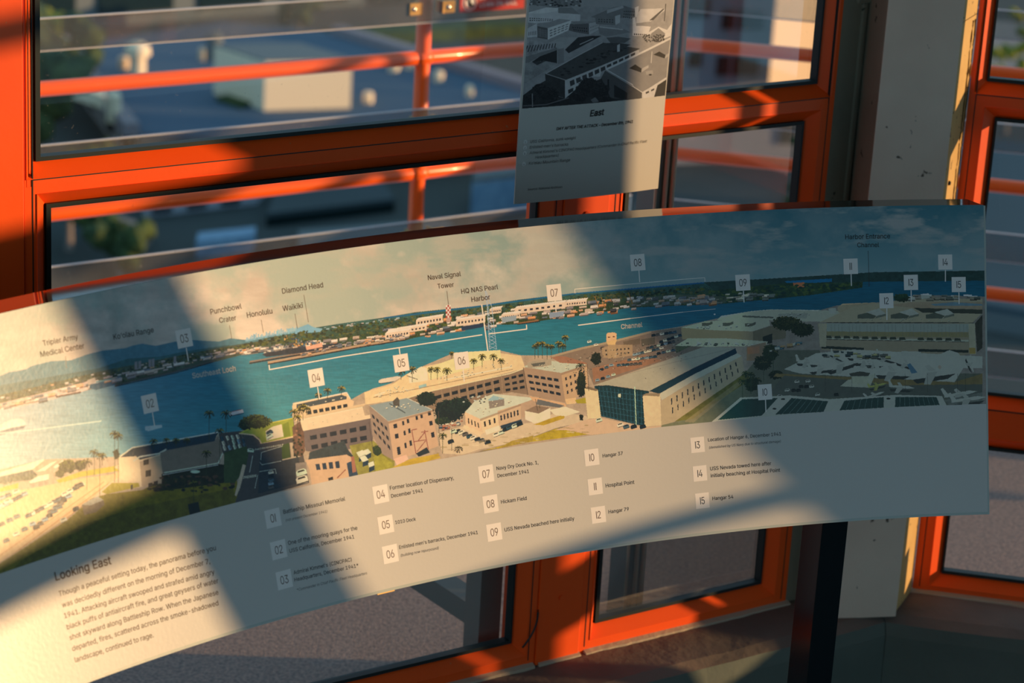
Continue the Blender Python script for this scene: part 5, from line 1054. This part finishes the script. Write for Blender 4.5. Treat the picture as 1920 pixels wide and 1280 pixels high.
PC.P([(1096, 728), (1102, 725), (1121, 731), (1127, 783), (1102, 785)], LC(232, 188, 140)); PC.P([(1096, 728), (1102, 724), (1122, 730), (1118, 733)], LC(140, 112, 84)); PC.P([(1205, 742), (1238, 738), (1240, 797), (1209, 800)], LC(228, 186, 140)); PC.P([(1204, 741), (1212, 737), (1238, 737), (1236, 743)], LC(160, 130, 98)); PC.Ln([(1190, 725), (1193, 800)], 1.6, LC(190, 200, 196)); PC.P([(1159, 738), (1164, 738), (1164, 745), (1159, 744)], LC(214, 214, 200))
PC.P([(1040, 806), (1102, 786), (1127, 783), (1209, 801), (1240, 797), (1270, 792), (1260, 800), (1110, 815), (1060, 806)], LC(214, 170, 132), .06)
for x, y, c in ((1123, 787, 4), (1163, 796, 0), (1174, 799, 6), (1188, 799, 3), (1205, 799, 3)): PC.car(x, y, 12, -.3, CARC[c])
PC.blob(1090, 782, 4, 5, LC(40, 44, 36), LC(60, 60, 44), 12)
# right of the hangar (reads in the shade)
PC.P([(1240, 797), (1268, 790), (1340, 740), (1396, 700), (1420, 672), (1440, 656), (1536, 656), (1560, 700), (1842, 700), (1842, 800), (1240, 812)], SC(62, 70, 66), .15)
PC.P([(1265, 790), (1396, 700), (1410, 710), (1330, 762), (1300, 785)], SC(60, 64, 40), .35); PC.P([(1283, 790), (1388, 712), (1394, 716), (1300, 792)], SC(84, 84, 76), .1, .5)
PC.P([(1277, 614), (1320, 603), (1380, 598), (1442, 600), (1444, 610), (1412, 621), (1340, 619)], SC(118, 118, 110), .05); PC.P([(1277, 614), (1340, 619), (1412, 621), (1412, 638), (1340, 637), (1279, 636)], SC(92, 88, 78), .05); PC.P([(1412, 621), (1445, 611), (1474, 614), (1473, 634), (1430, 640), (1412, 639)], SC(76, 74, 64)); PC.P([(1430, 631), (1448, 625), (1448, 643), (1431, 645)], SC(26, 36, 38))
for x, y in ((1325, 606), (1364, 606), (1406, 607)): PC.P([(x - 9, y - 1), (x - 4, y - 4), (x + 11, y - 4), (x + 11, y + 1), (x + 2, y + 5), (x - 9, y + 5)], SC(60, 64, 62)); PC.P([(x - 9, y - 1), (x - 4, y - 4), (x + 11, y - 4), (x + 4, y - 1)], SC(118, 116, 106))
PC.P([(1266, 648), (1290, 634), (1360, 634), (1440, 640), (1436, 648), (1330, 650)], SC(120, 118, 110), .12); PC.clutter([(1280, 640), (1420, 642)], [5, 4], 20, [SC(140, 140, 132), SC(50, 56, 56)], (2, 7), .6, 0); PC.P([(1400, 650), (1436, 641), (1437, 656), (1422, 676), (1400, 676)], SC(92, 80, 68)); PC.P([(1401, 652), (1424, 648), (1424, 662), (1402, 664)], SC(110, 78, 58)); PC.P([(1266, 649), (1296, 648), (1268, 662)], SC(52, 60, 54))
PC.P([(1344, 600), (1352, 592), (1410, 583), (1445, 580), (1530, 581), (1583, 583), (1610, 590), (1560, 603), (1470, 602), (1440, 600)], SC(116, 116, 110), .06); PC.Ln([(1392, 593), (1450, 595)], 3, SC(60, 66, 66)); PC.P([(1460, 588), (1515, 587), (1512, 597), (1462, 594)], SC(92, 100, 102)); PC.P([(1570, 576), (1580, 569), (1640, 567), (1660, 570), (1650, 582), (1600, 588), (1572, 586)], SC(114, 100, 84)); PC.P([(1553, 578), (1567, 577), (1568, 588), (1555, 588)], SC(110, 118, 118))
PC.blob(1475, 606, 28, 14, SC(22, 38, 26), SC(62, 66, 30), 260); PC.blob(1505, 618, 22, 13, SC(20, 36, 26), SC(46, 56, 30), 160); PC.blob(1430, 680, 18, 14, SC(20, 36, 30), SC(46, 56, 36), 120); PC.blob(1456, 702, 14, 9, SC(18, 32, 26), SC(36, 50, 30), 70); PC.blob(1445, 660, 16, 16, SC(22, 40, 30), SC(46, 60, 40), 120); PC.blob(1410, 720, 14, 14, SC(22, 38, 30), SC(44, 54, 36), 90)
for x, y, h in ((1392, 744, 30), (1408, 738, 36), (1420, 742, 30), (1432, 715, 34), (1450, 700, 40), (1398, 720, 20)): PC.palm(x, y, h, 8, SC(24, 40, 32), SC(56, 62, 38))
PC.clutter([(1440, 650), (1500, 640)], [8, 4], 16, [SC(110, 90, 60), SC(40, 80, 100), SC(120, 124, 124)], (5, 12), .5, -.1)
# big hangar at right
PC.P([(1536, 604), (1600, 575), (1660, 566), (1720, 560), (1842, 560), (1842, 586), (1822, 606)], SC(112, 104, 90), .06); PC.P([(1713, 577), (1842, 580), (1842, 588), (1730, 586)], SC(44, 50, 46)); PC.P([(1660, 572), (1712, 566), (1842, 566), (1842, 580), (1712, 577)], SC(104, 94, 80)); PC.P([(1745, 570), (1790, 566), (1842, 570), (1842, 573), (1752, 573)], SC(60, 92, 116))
PC.clutter([(1700, 552), (1842, 552)], [6, 8], 26, [SC(140, 140, 130), SC(90, 90, 84), SC(60, 70, 70)], (6, 16), .4, 0); PC.blob(1690, 558, 16, 8, SC(20, 40, 32), SC(40, 54, 36), 70); PC.P([(1726, 551), (1742, 550), (1743, 559), (1728, 560)], SC(150, 150, 140))
for x in (1608, 1670, 1736): PC.P([(x, 590), (x + 18, 586), (x + 35, 592), (x + 30, 597), (x, 597)], SC(58, 66, 62)); PC.P([(x + 16, 585), (x + 40, 578 + (x > 1700) * 1), (x + 53, 588), (x + 36, 592)], SC(132, 134, 128)); PC.P([(x + 36, 592), (x + 53, 588), (x + 53, 592), (x + 32, 597)], SC(70, 78, 74))
PC.P([(1533, 606), (1828, 606), (1830, 660), (1795, 668), (1540, 656)], SC(96, 92, 80), .06); PC.P([(1550, 606), (1816, 607), (1816, 622), (1550, 622)], SC(92, 104, 108), .05); PC.P([(1550, 621), (1816, 623), (1816, 632), (1550, 630)], SC(92, 90, 60), .08); PC.Ln([(1548, 604.5), (1826, 605)], 1.4, SC(36, 42, 42))
PC.P([(1541, 632), (1816, 637), (1816, 641), (1541, 635)], SC(120, 120, 110)); PC.Ln([(1541, 636), (1816, 641)], 1, SC(30, 36, 36))
for k in range(15):
    if k == 9: continue
    PC.P([(1548 + k * 17.3, 629 + k * .35), (1558 + k * 17.3, 629 + k * .35), (1560 + k * 17.3, 634 + k * .35), (1547 + k * 17.3, 634 + k * .35)], SC(44, 52, 46))
for a, b in (((1540, 648), (1620, 652)), ((1722, 654), (1816, 656))):
    PC.P([a, b, (b[0], b[1] + 5), (a[0], a[1] + 5)], SC(30, 40, 40))
for k in range(40): PC.Ln([(1552 + k * 6.7, 608), (1552 + k * 6.7, 630)], .35, SC(74, 82, 82))
PC.P([(1816, 606), (1828, 606), (1830, 664), (1818, 664)], SC(112, 108, 96)); PC.P([(1828, 606), (1842, 590), (1842, 652), (1832, 660)], SC(46, 48, 44), .3); PC.P([(1817, 652), (1829, 652), (1829, 663), (1818, 663)], SC(120, 92, 20)); PC.P([(1535, 606), (1550, 606), (1549, 650), (1537, 650)], SC(108, 106, 94))
# apron and aircraft
PC.P([(1470, 692), (1530, 662), (1600, 655), (1842, 668), (1842, 690), (1806, 690), (1790, 716), (1600, 706), (1500, 700)], SC(126, 124, 118), .06); PC.P([(1455, 700), (1790, 716), (1842, 700), (1842, 722), (1700, 724), (1590, 712), (1450, 706)], SC(84, 76, 40), .2); PC.P([(1590, 712), (1642, 700), (1630, 727), (1572, 724)], SC(126, 118, 110))
PC.P([(1440, 738), (1470, 704), (1590, 712), (1575, 724), (1640, 727), (1700, 722), (1842, 720), (1842, 740), (1620, 745), (1500, 744)], SC(58, 66, 66), .1)
def jet(x, y, l, ang, c=SC(150, 152, 150), tailc=None, dk=SC(40, 46, 48)):
    ca, sa = math.cos(ang), math.sin(ang); R = lambda u, v: (x + (u * ca - v * sa) * l, y + (u * sa + v * ca) * l)
    PC.P([R(-.5, .12), R(.5, .10), R(.3, .2), R(-.4, .22)], dk, .2); PC.P([R(-.5, -.03), R(.3, -.06), R(.55, .0), R(.3, .05), R(-.5, .05)], c, .05); PC.P([R(-.15, 0), R(.1, 0), R(-.1, .28), R(-.25, .26)], c * .85, .05); PC.P([R(-.1, -.03), R(.06, -.03), R(-.08, -.18), R(-.18, -.16)], c * .9, .05); PC.P([R(-.5, -.02), R(-.36, -.03), R(-.5, -.26), R(-.58, -.24)], tailc if tailc is not None else c, 0)
for j in ((1515, 678, 44, .12), (1540, 690, 46, -.1), (1578, 682, 62, -.28), (1570, 668, 30, .5), (1610, 668, 42, .1), (1625, 676, 50, .05), (1662, 670, 40, .3), (1640, 683, 32, 0), (1700, 682, 40, .35), (1675, 697, 66, .06), (1750, 697, 82, -.12), (1690, 725, 46, .1), (1820, 684, 30, 1.2), (1645, 722, 34, -.2), (1800, 738, 60, -.15), (1640, 740, 36, -.3)):
    jet(*j, tailc=SC(40, 80, 110) if j[0] == 1750 else None, c=SC(150, 116, 40) if j[0] == 1645 else SC(150, 152, 150))
PC.clutter([(1540, 656), (1600, 658), (1670, 664)], [8, 9, 6], 34, [SC(120, 124, 120), SC(36, 52, 60), SC(140, 110, 70), SC(60, 66, 66)], (5, 13), .45, .02); PC.P([(1690, 658), (1727, 659), (1727, 667), (1690, 666)], SC(138, 142, 142))
PC.P([(1749, 690), (1752, 674), (1762, 664), (1780, 656), (1796, 661), (1807, 674), (1806, 684), (1796, 690)], SC(150, 142, 134), .03); PC.E(1762, 688, 3, 4, SC(110, 100, 94)); PC.P([(1592, 700), (1612, 696), (1632, 699), (1628, 705), (1596, 706)], SC(50, 54, 52)); PC.P([(1596, 705), (1629, 705), (1627, 720), (1598, 719)], SC(118, 114, 106))
for x, y, c in ((1494, 715, 4), (1515, 714, 4), (1502, 724, 3), (1512, 724, 3), (1522, 724, 0), (1476, 731, 0), (1488, 731, 3), (1497, 731, 3), (1533, 739, 0), (1568, 739, 3), (1462, 742, 4)): PC.car(x, y, 9, -.1, SC(170, 172, 170) if c in (0, 4) else SC(30, 38, 40))
# solar roof along the bottom edge
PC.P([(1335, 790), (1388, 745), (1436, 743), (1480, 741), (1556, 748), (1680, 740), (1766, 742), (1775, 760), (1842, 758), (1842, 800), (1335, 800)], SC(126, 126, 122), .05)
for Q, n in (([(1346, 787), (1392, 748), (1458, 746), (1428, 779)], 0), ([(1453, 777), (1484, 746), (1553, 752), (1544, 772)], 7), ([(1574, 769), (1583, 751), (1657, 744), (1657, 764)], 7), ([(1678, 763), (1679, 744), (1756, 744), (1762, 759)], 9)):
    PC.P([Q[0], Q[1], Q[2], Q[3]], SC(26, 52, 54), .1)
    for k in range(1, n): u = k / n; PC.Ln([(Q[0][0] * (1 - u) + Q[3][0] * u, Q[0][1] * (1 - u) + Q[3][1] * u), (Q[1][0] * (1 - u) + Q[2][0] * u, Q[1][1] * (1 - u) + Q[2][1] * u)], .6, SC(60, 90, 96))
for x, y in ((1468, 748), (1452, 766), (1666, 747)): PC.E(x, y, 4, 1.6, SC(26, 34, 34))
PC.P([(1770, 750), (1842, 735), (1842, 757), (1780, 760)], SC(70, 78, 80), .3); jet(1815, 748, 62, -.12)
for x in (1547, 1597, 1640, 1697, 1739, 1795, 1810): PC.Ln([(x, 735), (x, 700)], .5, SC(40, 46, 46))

def units(Q, n, s0=1.2, s1=3.2, lit=LC(226, 208, 178), dk=LC(70, 62, 56)):
    for k in range(n):
        x, y = PC.quad(Q, random.uniform(.08, .92), random.uniform(.12, .85)); w = random.uniform(s0, s1)
        PC.P([(x, y), (x + w, y - w * .15), (x + w, y + w * .45), (x, y + w * .6)], lit); PC.P([(x, y + w * .6), (x + w, y + w * .45), (x + w + 1, y + w * .7), (x + 1, y + w * .85)], dk)
units([(705, 752), (760, 748), (800, 768), (732, 784)], 12); units([(880, 770), (925, 742), (995, 748), (905, 780)], 22); units([(990, 684), (1035, 678), (1092, 684), (1050, 695)], 12); units([(700, 735), (760, 715), (770, 735), (700, 750)], 34)
units([(810, 705), (960, 670), (975, 685), (815, 722)], 40); units([(560, 760), (645, 742), (648, 746), (566, 764)], 8); units([(568, 792), (680, 770), (690, 778), (570, 802)], 10, 1, 2)
units([(1290, 612), (1430, 602), (1420, 616), (1300, 616)], 16, 1.5, 4, SC(150, 150, 140), SC(50, 54, 52)); units([(1290, 640), (1430, 642), (1425, 647), (1290, 647)], 22, 1, 3, SC(150, 150, 140), SC(44, 48, 46)); units([(1560, 598), (1800, 590), (1800, 603), (1560, 602)], 18, 1, 3, SC(130, 124, 112), SC(60, 60, 54))
units([(1360, 590), (1520, 582), (1580, 586), (1440, 597)], 22, 1.5, 4, SC(140, 140, 132), SC(60, 66, 64)); units([(1150, 700), (1300, 660), (1370, 655), (1230, 722)], 8, 1, 2, LC(150, 132, 110), LC(110, 96, 80))
for k in range(150):
    x = random.uniform(1060, 1280); y = 640 + (1280 - x) * .16 + random.uniform(-8, 30); PC.E(x, y, random.uniform(.8, 2), random.uniform(.5, 1.1), random.choice([LC(70, 62, 54), LC(196, 170, 140), LC(60, 64, 50)]), .2, 6, .7)
for k in range(60):
    x = random.uniform(820, 1110); y = 850 - (x - 820) * .16 + random.uniform(-14, 6); PC.E(x, y, random.uniform(2, 9), random.uniform(.5, 1.4), random.choice([LC(176, 140, 108), LC(150, 120, 60), LC(228, 190, 150)]), .2, 8, .5)
for x0, y0, x1, y1 in ((692, 791, 700, 850), (562, 787, 567, 808), (1004, 748, 1008, 770), (981, 689, 990, 740), (1101, 683, 1104, 733), (822, 770, 824, 836)): PC.Ln([(x0, y0), (x1, y1)], 1, LC(96, 76, 64))
PC.P([(728, 790), (811, 768.5), (811.6, 772), (728.6, 794)], LC(150, 116, 92), 0, .6); PC.P([(900, 785), (976, 757), (977, 760), (900.5, 789)], LC(150, 116, 92), 0, .6); PC.P([(1052, 699), (1101, 683), (1101, 687), (1052.5, 703)], LC(150, 116, 92), 0, .6)
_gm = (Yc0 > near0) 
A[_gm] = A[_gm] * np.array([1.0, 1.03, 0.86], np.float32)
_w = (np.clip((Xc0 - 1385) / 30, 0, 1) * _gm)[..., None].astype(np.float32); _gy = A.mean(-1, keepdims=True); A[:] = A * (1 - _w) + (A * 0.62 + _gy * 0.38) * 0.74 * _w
# -------- resample the drawing onto the board's own coordinates
TW, TH = 4096, 1024
tt = TH0 + (TH1 - TH0) * (np.arange(TW) + .5) / TW; hh = HB * (1 - (np.arange(TH) + .5) / TH)       # row 0 = bottom
Th, Hh = np.meshgrid(tt, hh)
def project(P):
    Q = P - CAM; z = Q @ _W; return 960 + FPX * (Q @ _R) / z, 640 - FPX * (Q @ _U) / z
nrm_ = np.stack([-np.sin(Th), -np.cos(Th), 0 * Th + KK], -1) / SL
Pw = np.stack([CC[0] + (R0 + KK * Hh) * np.sin(Th), CC[1] + (R0 + KK * Hh) * np.cos(Th), CC[2] + Hh], -1) + nrm_ * 0.003
xs, ys = project(Pw)
ix = np.clip(((xs - PC.x0) * PC.q).astype(int), 0, PC.w - 1); iy = np.clip(((ys - PC.y0) * PC.q).astype(int), 0, PC.h - 1)
img = np.ones((TH, TW, 4), np.float32); img[..., :3] = PC.a[iy, ix]
_p = img[..., :3]; img[..., :3] = 0.62 * (np.maximum(_p, 1e-4) / 0.62) ** 1.22
# lower border of the picture and the plain caption field
hs = [cone_uv(x, y)[1] for x, y in ((0, 1074), (437, 943), (640, 896), (873, 852), (1280, 796), (1840, 757))]; tsb = [cone_uv(x, y)[0] for x, y in ((0, 1074), (437, 943), (640, 896), (873, 852), (1280, 796), (1840, 757))]
bord = np.interp(tt, tsb, hs)[None]; txt = Hh < bord
img[..., :3][txt] = np.array([0.60, 0.595, 0.565]); img[..., :3] = np.clip(img[..., :3], 0.004, 0.85)
def print_material(m, arr, name, rough, bump):
    h, w, _ = arr.shape; im = bpy.data.images.new(name, w, h, alpha=False, float_buffer=True); im.colorspace_settings.name = 'Linear Rec.709'
    im.pixels.foreach_set(arr.astype(np.float32).ravel()); im.update(); im.pack()
    nt = m.node_tree; b = nt.nodes['Principled BSDF']; t = nt.nodes.new('ShaderNodeTexImage'); t.image = im; t.extension = 'EXTEND'; u = nt.nodes.new('ShaderNodeUVMap'); u.uv_map = 'UVMap'
    nt.links.new(u.outputs[0], t.inputs[0]); nt.links.new(t.outputs[0], b.inputs['Base Color']); b.inputs['Roughness'].default_value = rough; b.inputs['Specular IOR Level'].default_value = 0.26
    tc = nt.nodes.new('ShaderNodeTexCoord'); n = nt.nodes.new('ShaderNodeTexNoise'); n.inputs['Scale'].default_value = 210; n.inputs['Detail'].default_value = 3; nt.links.new(tc.outputs['Object'], n.inputs['Vector'])
    bp_ = nt.nodes.new('ShaderNodeBump'); bp_.inputs['Strength'].default_value = bump; bp_.inputs['Distance'].default_value = 0.001; nt.links.new(n.outputs['Fac'], bp_.inputs['Height']); nt.links.new(bp_.outputs['Normal'], b.inputs['Normal'])
print_material(pm, img, 'panorama ink', 0.30, 0.09)

# -------- sepia aerial photograph on the hanging sheet
SCN = Canvas(950, -170, 1300, 215, 4.0); S4 = SCN
Yc = (S4.y0 + (np.arange(S4.h) + .5) / S4.q)[:, None]; Xc = (S4.x0 + (np.arange(S4.w) + .5) / S4.q)[None]
gl = lambda v: np.clip(LC(*(int(v * 1.0), int(v * 0.885), int(v * 0.715))) * (1.12 if v > 90 else 0.9), 0, .8)
S4.a[:] = gl(150)[None, None] * (0.8 + 0.4 * S4.n1[..., None]); sk = (Yc < -60) & (Xc > 0); S4.a[sk] = gl(190)
S4.P([(950, -60), (1300, -90), (1300, 20), (1180, 18), (1100, 10), (1080, 20), (985, 22)], gl(158), .08)
def SP(pts, v, n=.12): S4.P([(960 + x / 6, y / 6) for x, y in pts], gl(v), n)
def SW(Q, nx, ny, v, fx=.55, fy=.5): S4.wins([(960 + x / 6, y / 6) for x, y in Q], nx, ny, gl(v), fx, fy)
def SL_(pts, w, v): S4.Ln([(960 + x / 6, y / 6) for x, y in pts], w / 6, gl(v))
SP([(220, -40), (700, -60), (780, 60), (500, 90), (240, 60)], 120, .6)
for k in range(60): x = random.uniform(200, 780); S4.E(960 + x / 6, random.uniform(-8, 13), 2.5, 1.6, gl(random.choice([70, 60, 190, 110])), .3, 7)
SP([(200, 150), (400, 88), (530, 92), (740, 160), (770, 165), (765, 235), (680, 240), (540, 215), (520, 240), (300, 270), (200, 262)], 196); SP([(530, 90), (680, 85), (760, 160), (530, 150)], 130); SP([(200, 155), (400, 92), (525, 95), (520, 128), (330, 160)], 214)
SW([(205, 195), (490, 215), (485, 245), (205, 255)], 11, 2, 60, .55, .55)
SP([(305, 300), (540, 215), (670, 228), (415, 320)], 150); SP([(305, 300), (415, 322), (415, 450), (305, 430)], 92); SW([(310, 315), (412, 335), (412, 440), (310, 425)], 6, 4, 150, .3, .9); SP([(415, 322), (672, 228), (645, 340), (415, 452)], 216); SW([(420, 335), (660, 245), (640, 335), (425, 440)], 5, 3, 130, .7, .5)
SP([(195, 330), (300, 270), (305, 420), (195, 430)], 196); SW([(200, 360), (300, 340), (300, 410), (200, 420)], 5, 1, 110, .4, .8)
SP([(655, 270), (860, 250), (862, 385), (700, 360), (640, 340)], 96); SP([(680, 245), (860, 240), (970, 235), (865, 262), (690, 275)], 138); SP([(862, 262), (972, 240), (970, 330), (865, 392)], 178); SW([(660, 290), (855, 300), (855, 375), (690, 350)], 7, 2, 40, .5, .45); SW([(868, 285), (968, 262), (966, 320), (870, 375)], 6, 2, 120, .4, .5)
SP([(880, 190), (1130, 80), (1250, 60), (1410, 110), (1380, 190), (1200, 200), (1190, 260), (1150, 280), (940, 270), (930, 200)], 120); SP([(1060, 110), (1240, 60), (1250, 85), (1060, 150)], 176); SW([(950, 200), (1145, 205), (1145, 265), (950, 255)], 6, 2, 44, .5, .4); SP([(1150, 180), (1210, 160), (1205, 250), (1155, 280)], 190); SW([(1240, 100), (1410, 100), (1390, 240), (1230, 210)], 7, 3, 60, .5, .4); SP([(1375, 80), (1420, 66), (1410, 190), (1378, 190)], 216)
SP([(1395, 170), (1440, 100), (1730, 95), (1720, 120), (1560, 240), (1390, 260)], 196); SP([(1540, 230), (1700, 100), (1725, 98), (1590, 225)], 88); SL_([(1735, 45), (1718, 240)], 9, 46)
SP([(1350, 200), (1380, 190), (1400, 400), (1350, 400)], 216); SP([(1350, 290), (1470, 290), (1560, 300), (1520, 400), (1350, 400)], 210); SW([(1355, 370), (1500, 380), (1500, 400), (1355, 395)], 6, 1, 50, .6, .9); SP([(1500, 380), (1650, 300), (1750, 340), (1810, 260), (1815, 400), (1700, 440), (1560, 400)], 206); SP([(1560, 380), (1650, 315), (1730, 380), (1700, 440), (1560, 440)], 136)
SP([(960, 300), (1240, 320), (1330, 360), (1050, 410), (980, 380)], 128); SL_([(980, 300), (1240, 330)], 12, 190); SP([(1050, 420), (1190, 410), (1330, 430), (1260, 480), (1100, 480)], 92)
for k in range(70): S4.E(960 + random.uniform(1470, 1720) / 6, random.uniform(390, 470) / 6, 1.6, 1.6, gl(random.choice([50, 70, 90])), .2, 6)
SP([(420, 490), (560, 420), (740, 420), (660, 500), (600, 560), (500, 540)], 162); SP([(170, 600), (190, 450), (330, 470), (520, 540), (300, 640), (165, 690)], 150, .5)
for k in range(11): SL_([(170 + k * 32, 600 - k * 6), (200 + k * 30, 520 - k * 3)], 10, 70)
SP([(165, 650), (510, 540), (522, 560), (330, 640), (165, 740)], 120); SP([(330, 640), (515, 565), (515, 715), (380, 690), (250, 700)], 46); SP([(520, 560), (590, 540), (590, 700), (525, 725)], 128); SP([(600, 560), (740, 420), (900, 400), (1000, 400), (820, 500), (640, 600)], 56, .4); SL_([(760, 500), (910, 430)], 9, 170)
SP([(150, 720), (380, 690), (510, 720), (300, 860), (150, 960)], 138, .4); SP([(240, 700), (400, 690), (300, 740)], 70, .5)
# long roof and the wide hall at lower right
SP([(395, 830), (1010, 475), (1430, 545), (1420, 560), (1000, 740), (625, 905)], 78, .2); SL_([(395, 832), (740, 625), (1010, 476)], 8, 180); SL_([(395, 832), (620, 905)], 6, 150)
for k in range(46): u = random.random(); v = random.random(); x = 520 + 700 * u + 60 * v; y = 830 - 300 * u + 60 * (v - .5); S4.E(960 + x / 6, y / 6, random.uniform(1.5, 5), random.uniform(.8, 2), gl(random.choice([40, 52, 60])), .3, 8)
SP([(385, 835), (600, 905), (600, 1110), (300, 1000), (270, 980), (390, 910)], 60, .3); SP([(600, 905), (1420, 555), (1425, 590), (1000, 790), (985, 860), (880, 860), (730, 990), (600, 1110)], 186, .1)
SW([(605, 915), (1420, 560), (1420, 600), (620, 1010)], 11, 1, 70, .72, .75); SW([(610, 1010), (800, 930), (780, 980), (620, 1080)], 2, 1, 60, .7, .8)
SP([(1060, 480), (1200, 480), (1330, 500), (1200, 560), (1080, 560)], 76, .3); SP([(1175, 505), (1205, 490), (1205, 575), (1175, 580)], 186)
SP([(1045, 780), (1800, 425), (1770, 560), (1740, 880), (1460, 1035)], 132, .1); SL_([(1050, 778), (1800, 430)], 22, 204); SP([(1040, 790), (1460, 1040), (1455, 1110), (1290, 1120), (1000, 1100), (980, 900)], 88, .15); SP([(1140, 950), (1290, 1040), (1285, 1120), (1140, 1090)], 40); SP([(1065, 890), (1085, 890), (1085, 1020), (1065, 1000)], 36)
SL_([(1055, 780), (1350, 950), (1355, 970), (1465, 1040)], 8, 206); SP([(1460, 1035), (1560, 980), (1745, 870), (1745, 1085), (1460, 1110)], 196); SP([(1600, 1090), (1640, 960), (1755, 890), (1745, 1085)], 40); SW([(1480, 1040), (1620, 980), (1620, 1010), (1490, 1070)], 2, 1, 70, .6, .8)
for a in (((1310, 765), (1380, 722), (1455, 770), (1450, 815)), ((1590, 615), (1660, 580), (1735, 620), (1725, 660))): SP(a, 40); SP([a[2], (a[2][0] + 80, a[2][1] - 40), (a[2][0] + 80, a[2][1] - 10), a[3]], 170)
SL_([(1575, 580), (1565, 710)], 8, 196); SP([(1500, 800), (1580, 790), (1590, 830), (1510, 840)], 150); S4.E(960 + 1555 / 6, 840 / 6, 3, 1.6, gl(46))
def sblob(x, y, rx, ry): S4.blob(960 + x / 6, y / 6, rx / 6, ry / 6, gl(34), gl(66), int(rx * ry / 60))
SP([(125, 1100), (250, 1000), (600, 1110), (730, 990), (1000, 880), (1100, 1100), (1460, 1120), (900, 1300), (125, 1300)], 50, .5)
sblob(330, 1000, 80, 60); sblob(420, 1060, 110, 80); sblob(230, 1120, 60, 60); sblob(860, 960, 120, 90); sblob(980, 1020, 110, 100); sblob(760, 1080, 90, 60); sblob(1040, 1120, 80, 50); sblob(480, 1140, 60, 40)
SL_([(150, 1200), (400, 1180), (640, 1100)], 12, 96); SL_([(250, 1210), (248, 1060)], 10, 130); SP([(880, 1120), (930, 1090), (970, 1140), (900, 1150)], 110)
W4, H4 = 1024, 1400
uu, vv = np.meshgrid((np.arange(W4) + .5) / W4, VT * (np.arange(H4) + .5) / H4)
cA = {k: np.array(v) for k, v in corner.items()}
sz = (cA['bl'] * (1 - vv[..., None]) + cA['tl'] * vv[..., None]) * (1 - uu[..., None]) + (cA['br'] * (1 - vv[..., None]) + cA['tr'] * vv[..., None]) * uu[..., None]
Pw = F1(0, 0, 0)[None, None] + F1.d * sz[..., :1] + F1.n * (SD - 0.004); Pw[..., 2] = sz[..., 1]
xs, ys = project(Pw); ix = np.clip(((xs - S4.x0) * S4.q).astype(int), 0, S4.w - 1); iy = np.clip(((ys - S4.y0) * S4.q).astype(int), 0, S4.h - 1)
im4 = np.ones((H4, W4, 4), np.float32); im4[..., :3] = S4.a[iy, ix]
edge_y = np.interp(xs, [981, 1249.5], [205.5, 179.5]); white = (ys > edge_y) | (uu < 0.012) | (uu > 0.994); im4[..., :3][white] = np.array([0.62, 0.60, 0.55]); im4 = np.clip(im4, 0.004, 0.85)
print_material(em, im4, 'sepia ink', 0.5, 0.05)
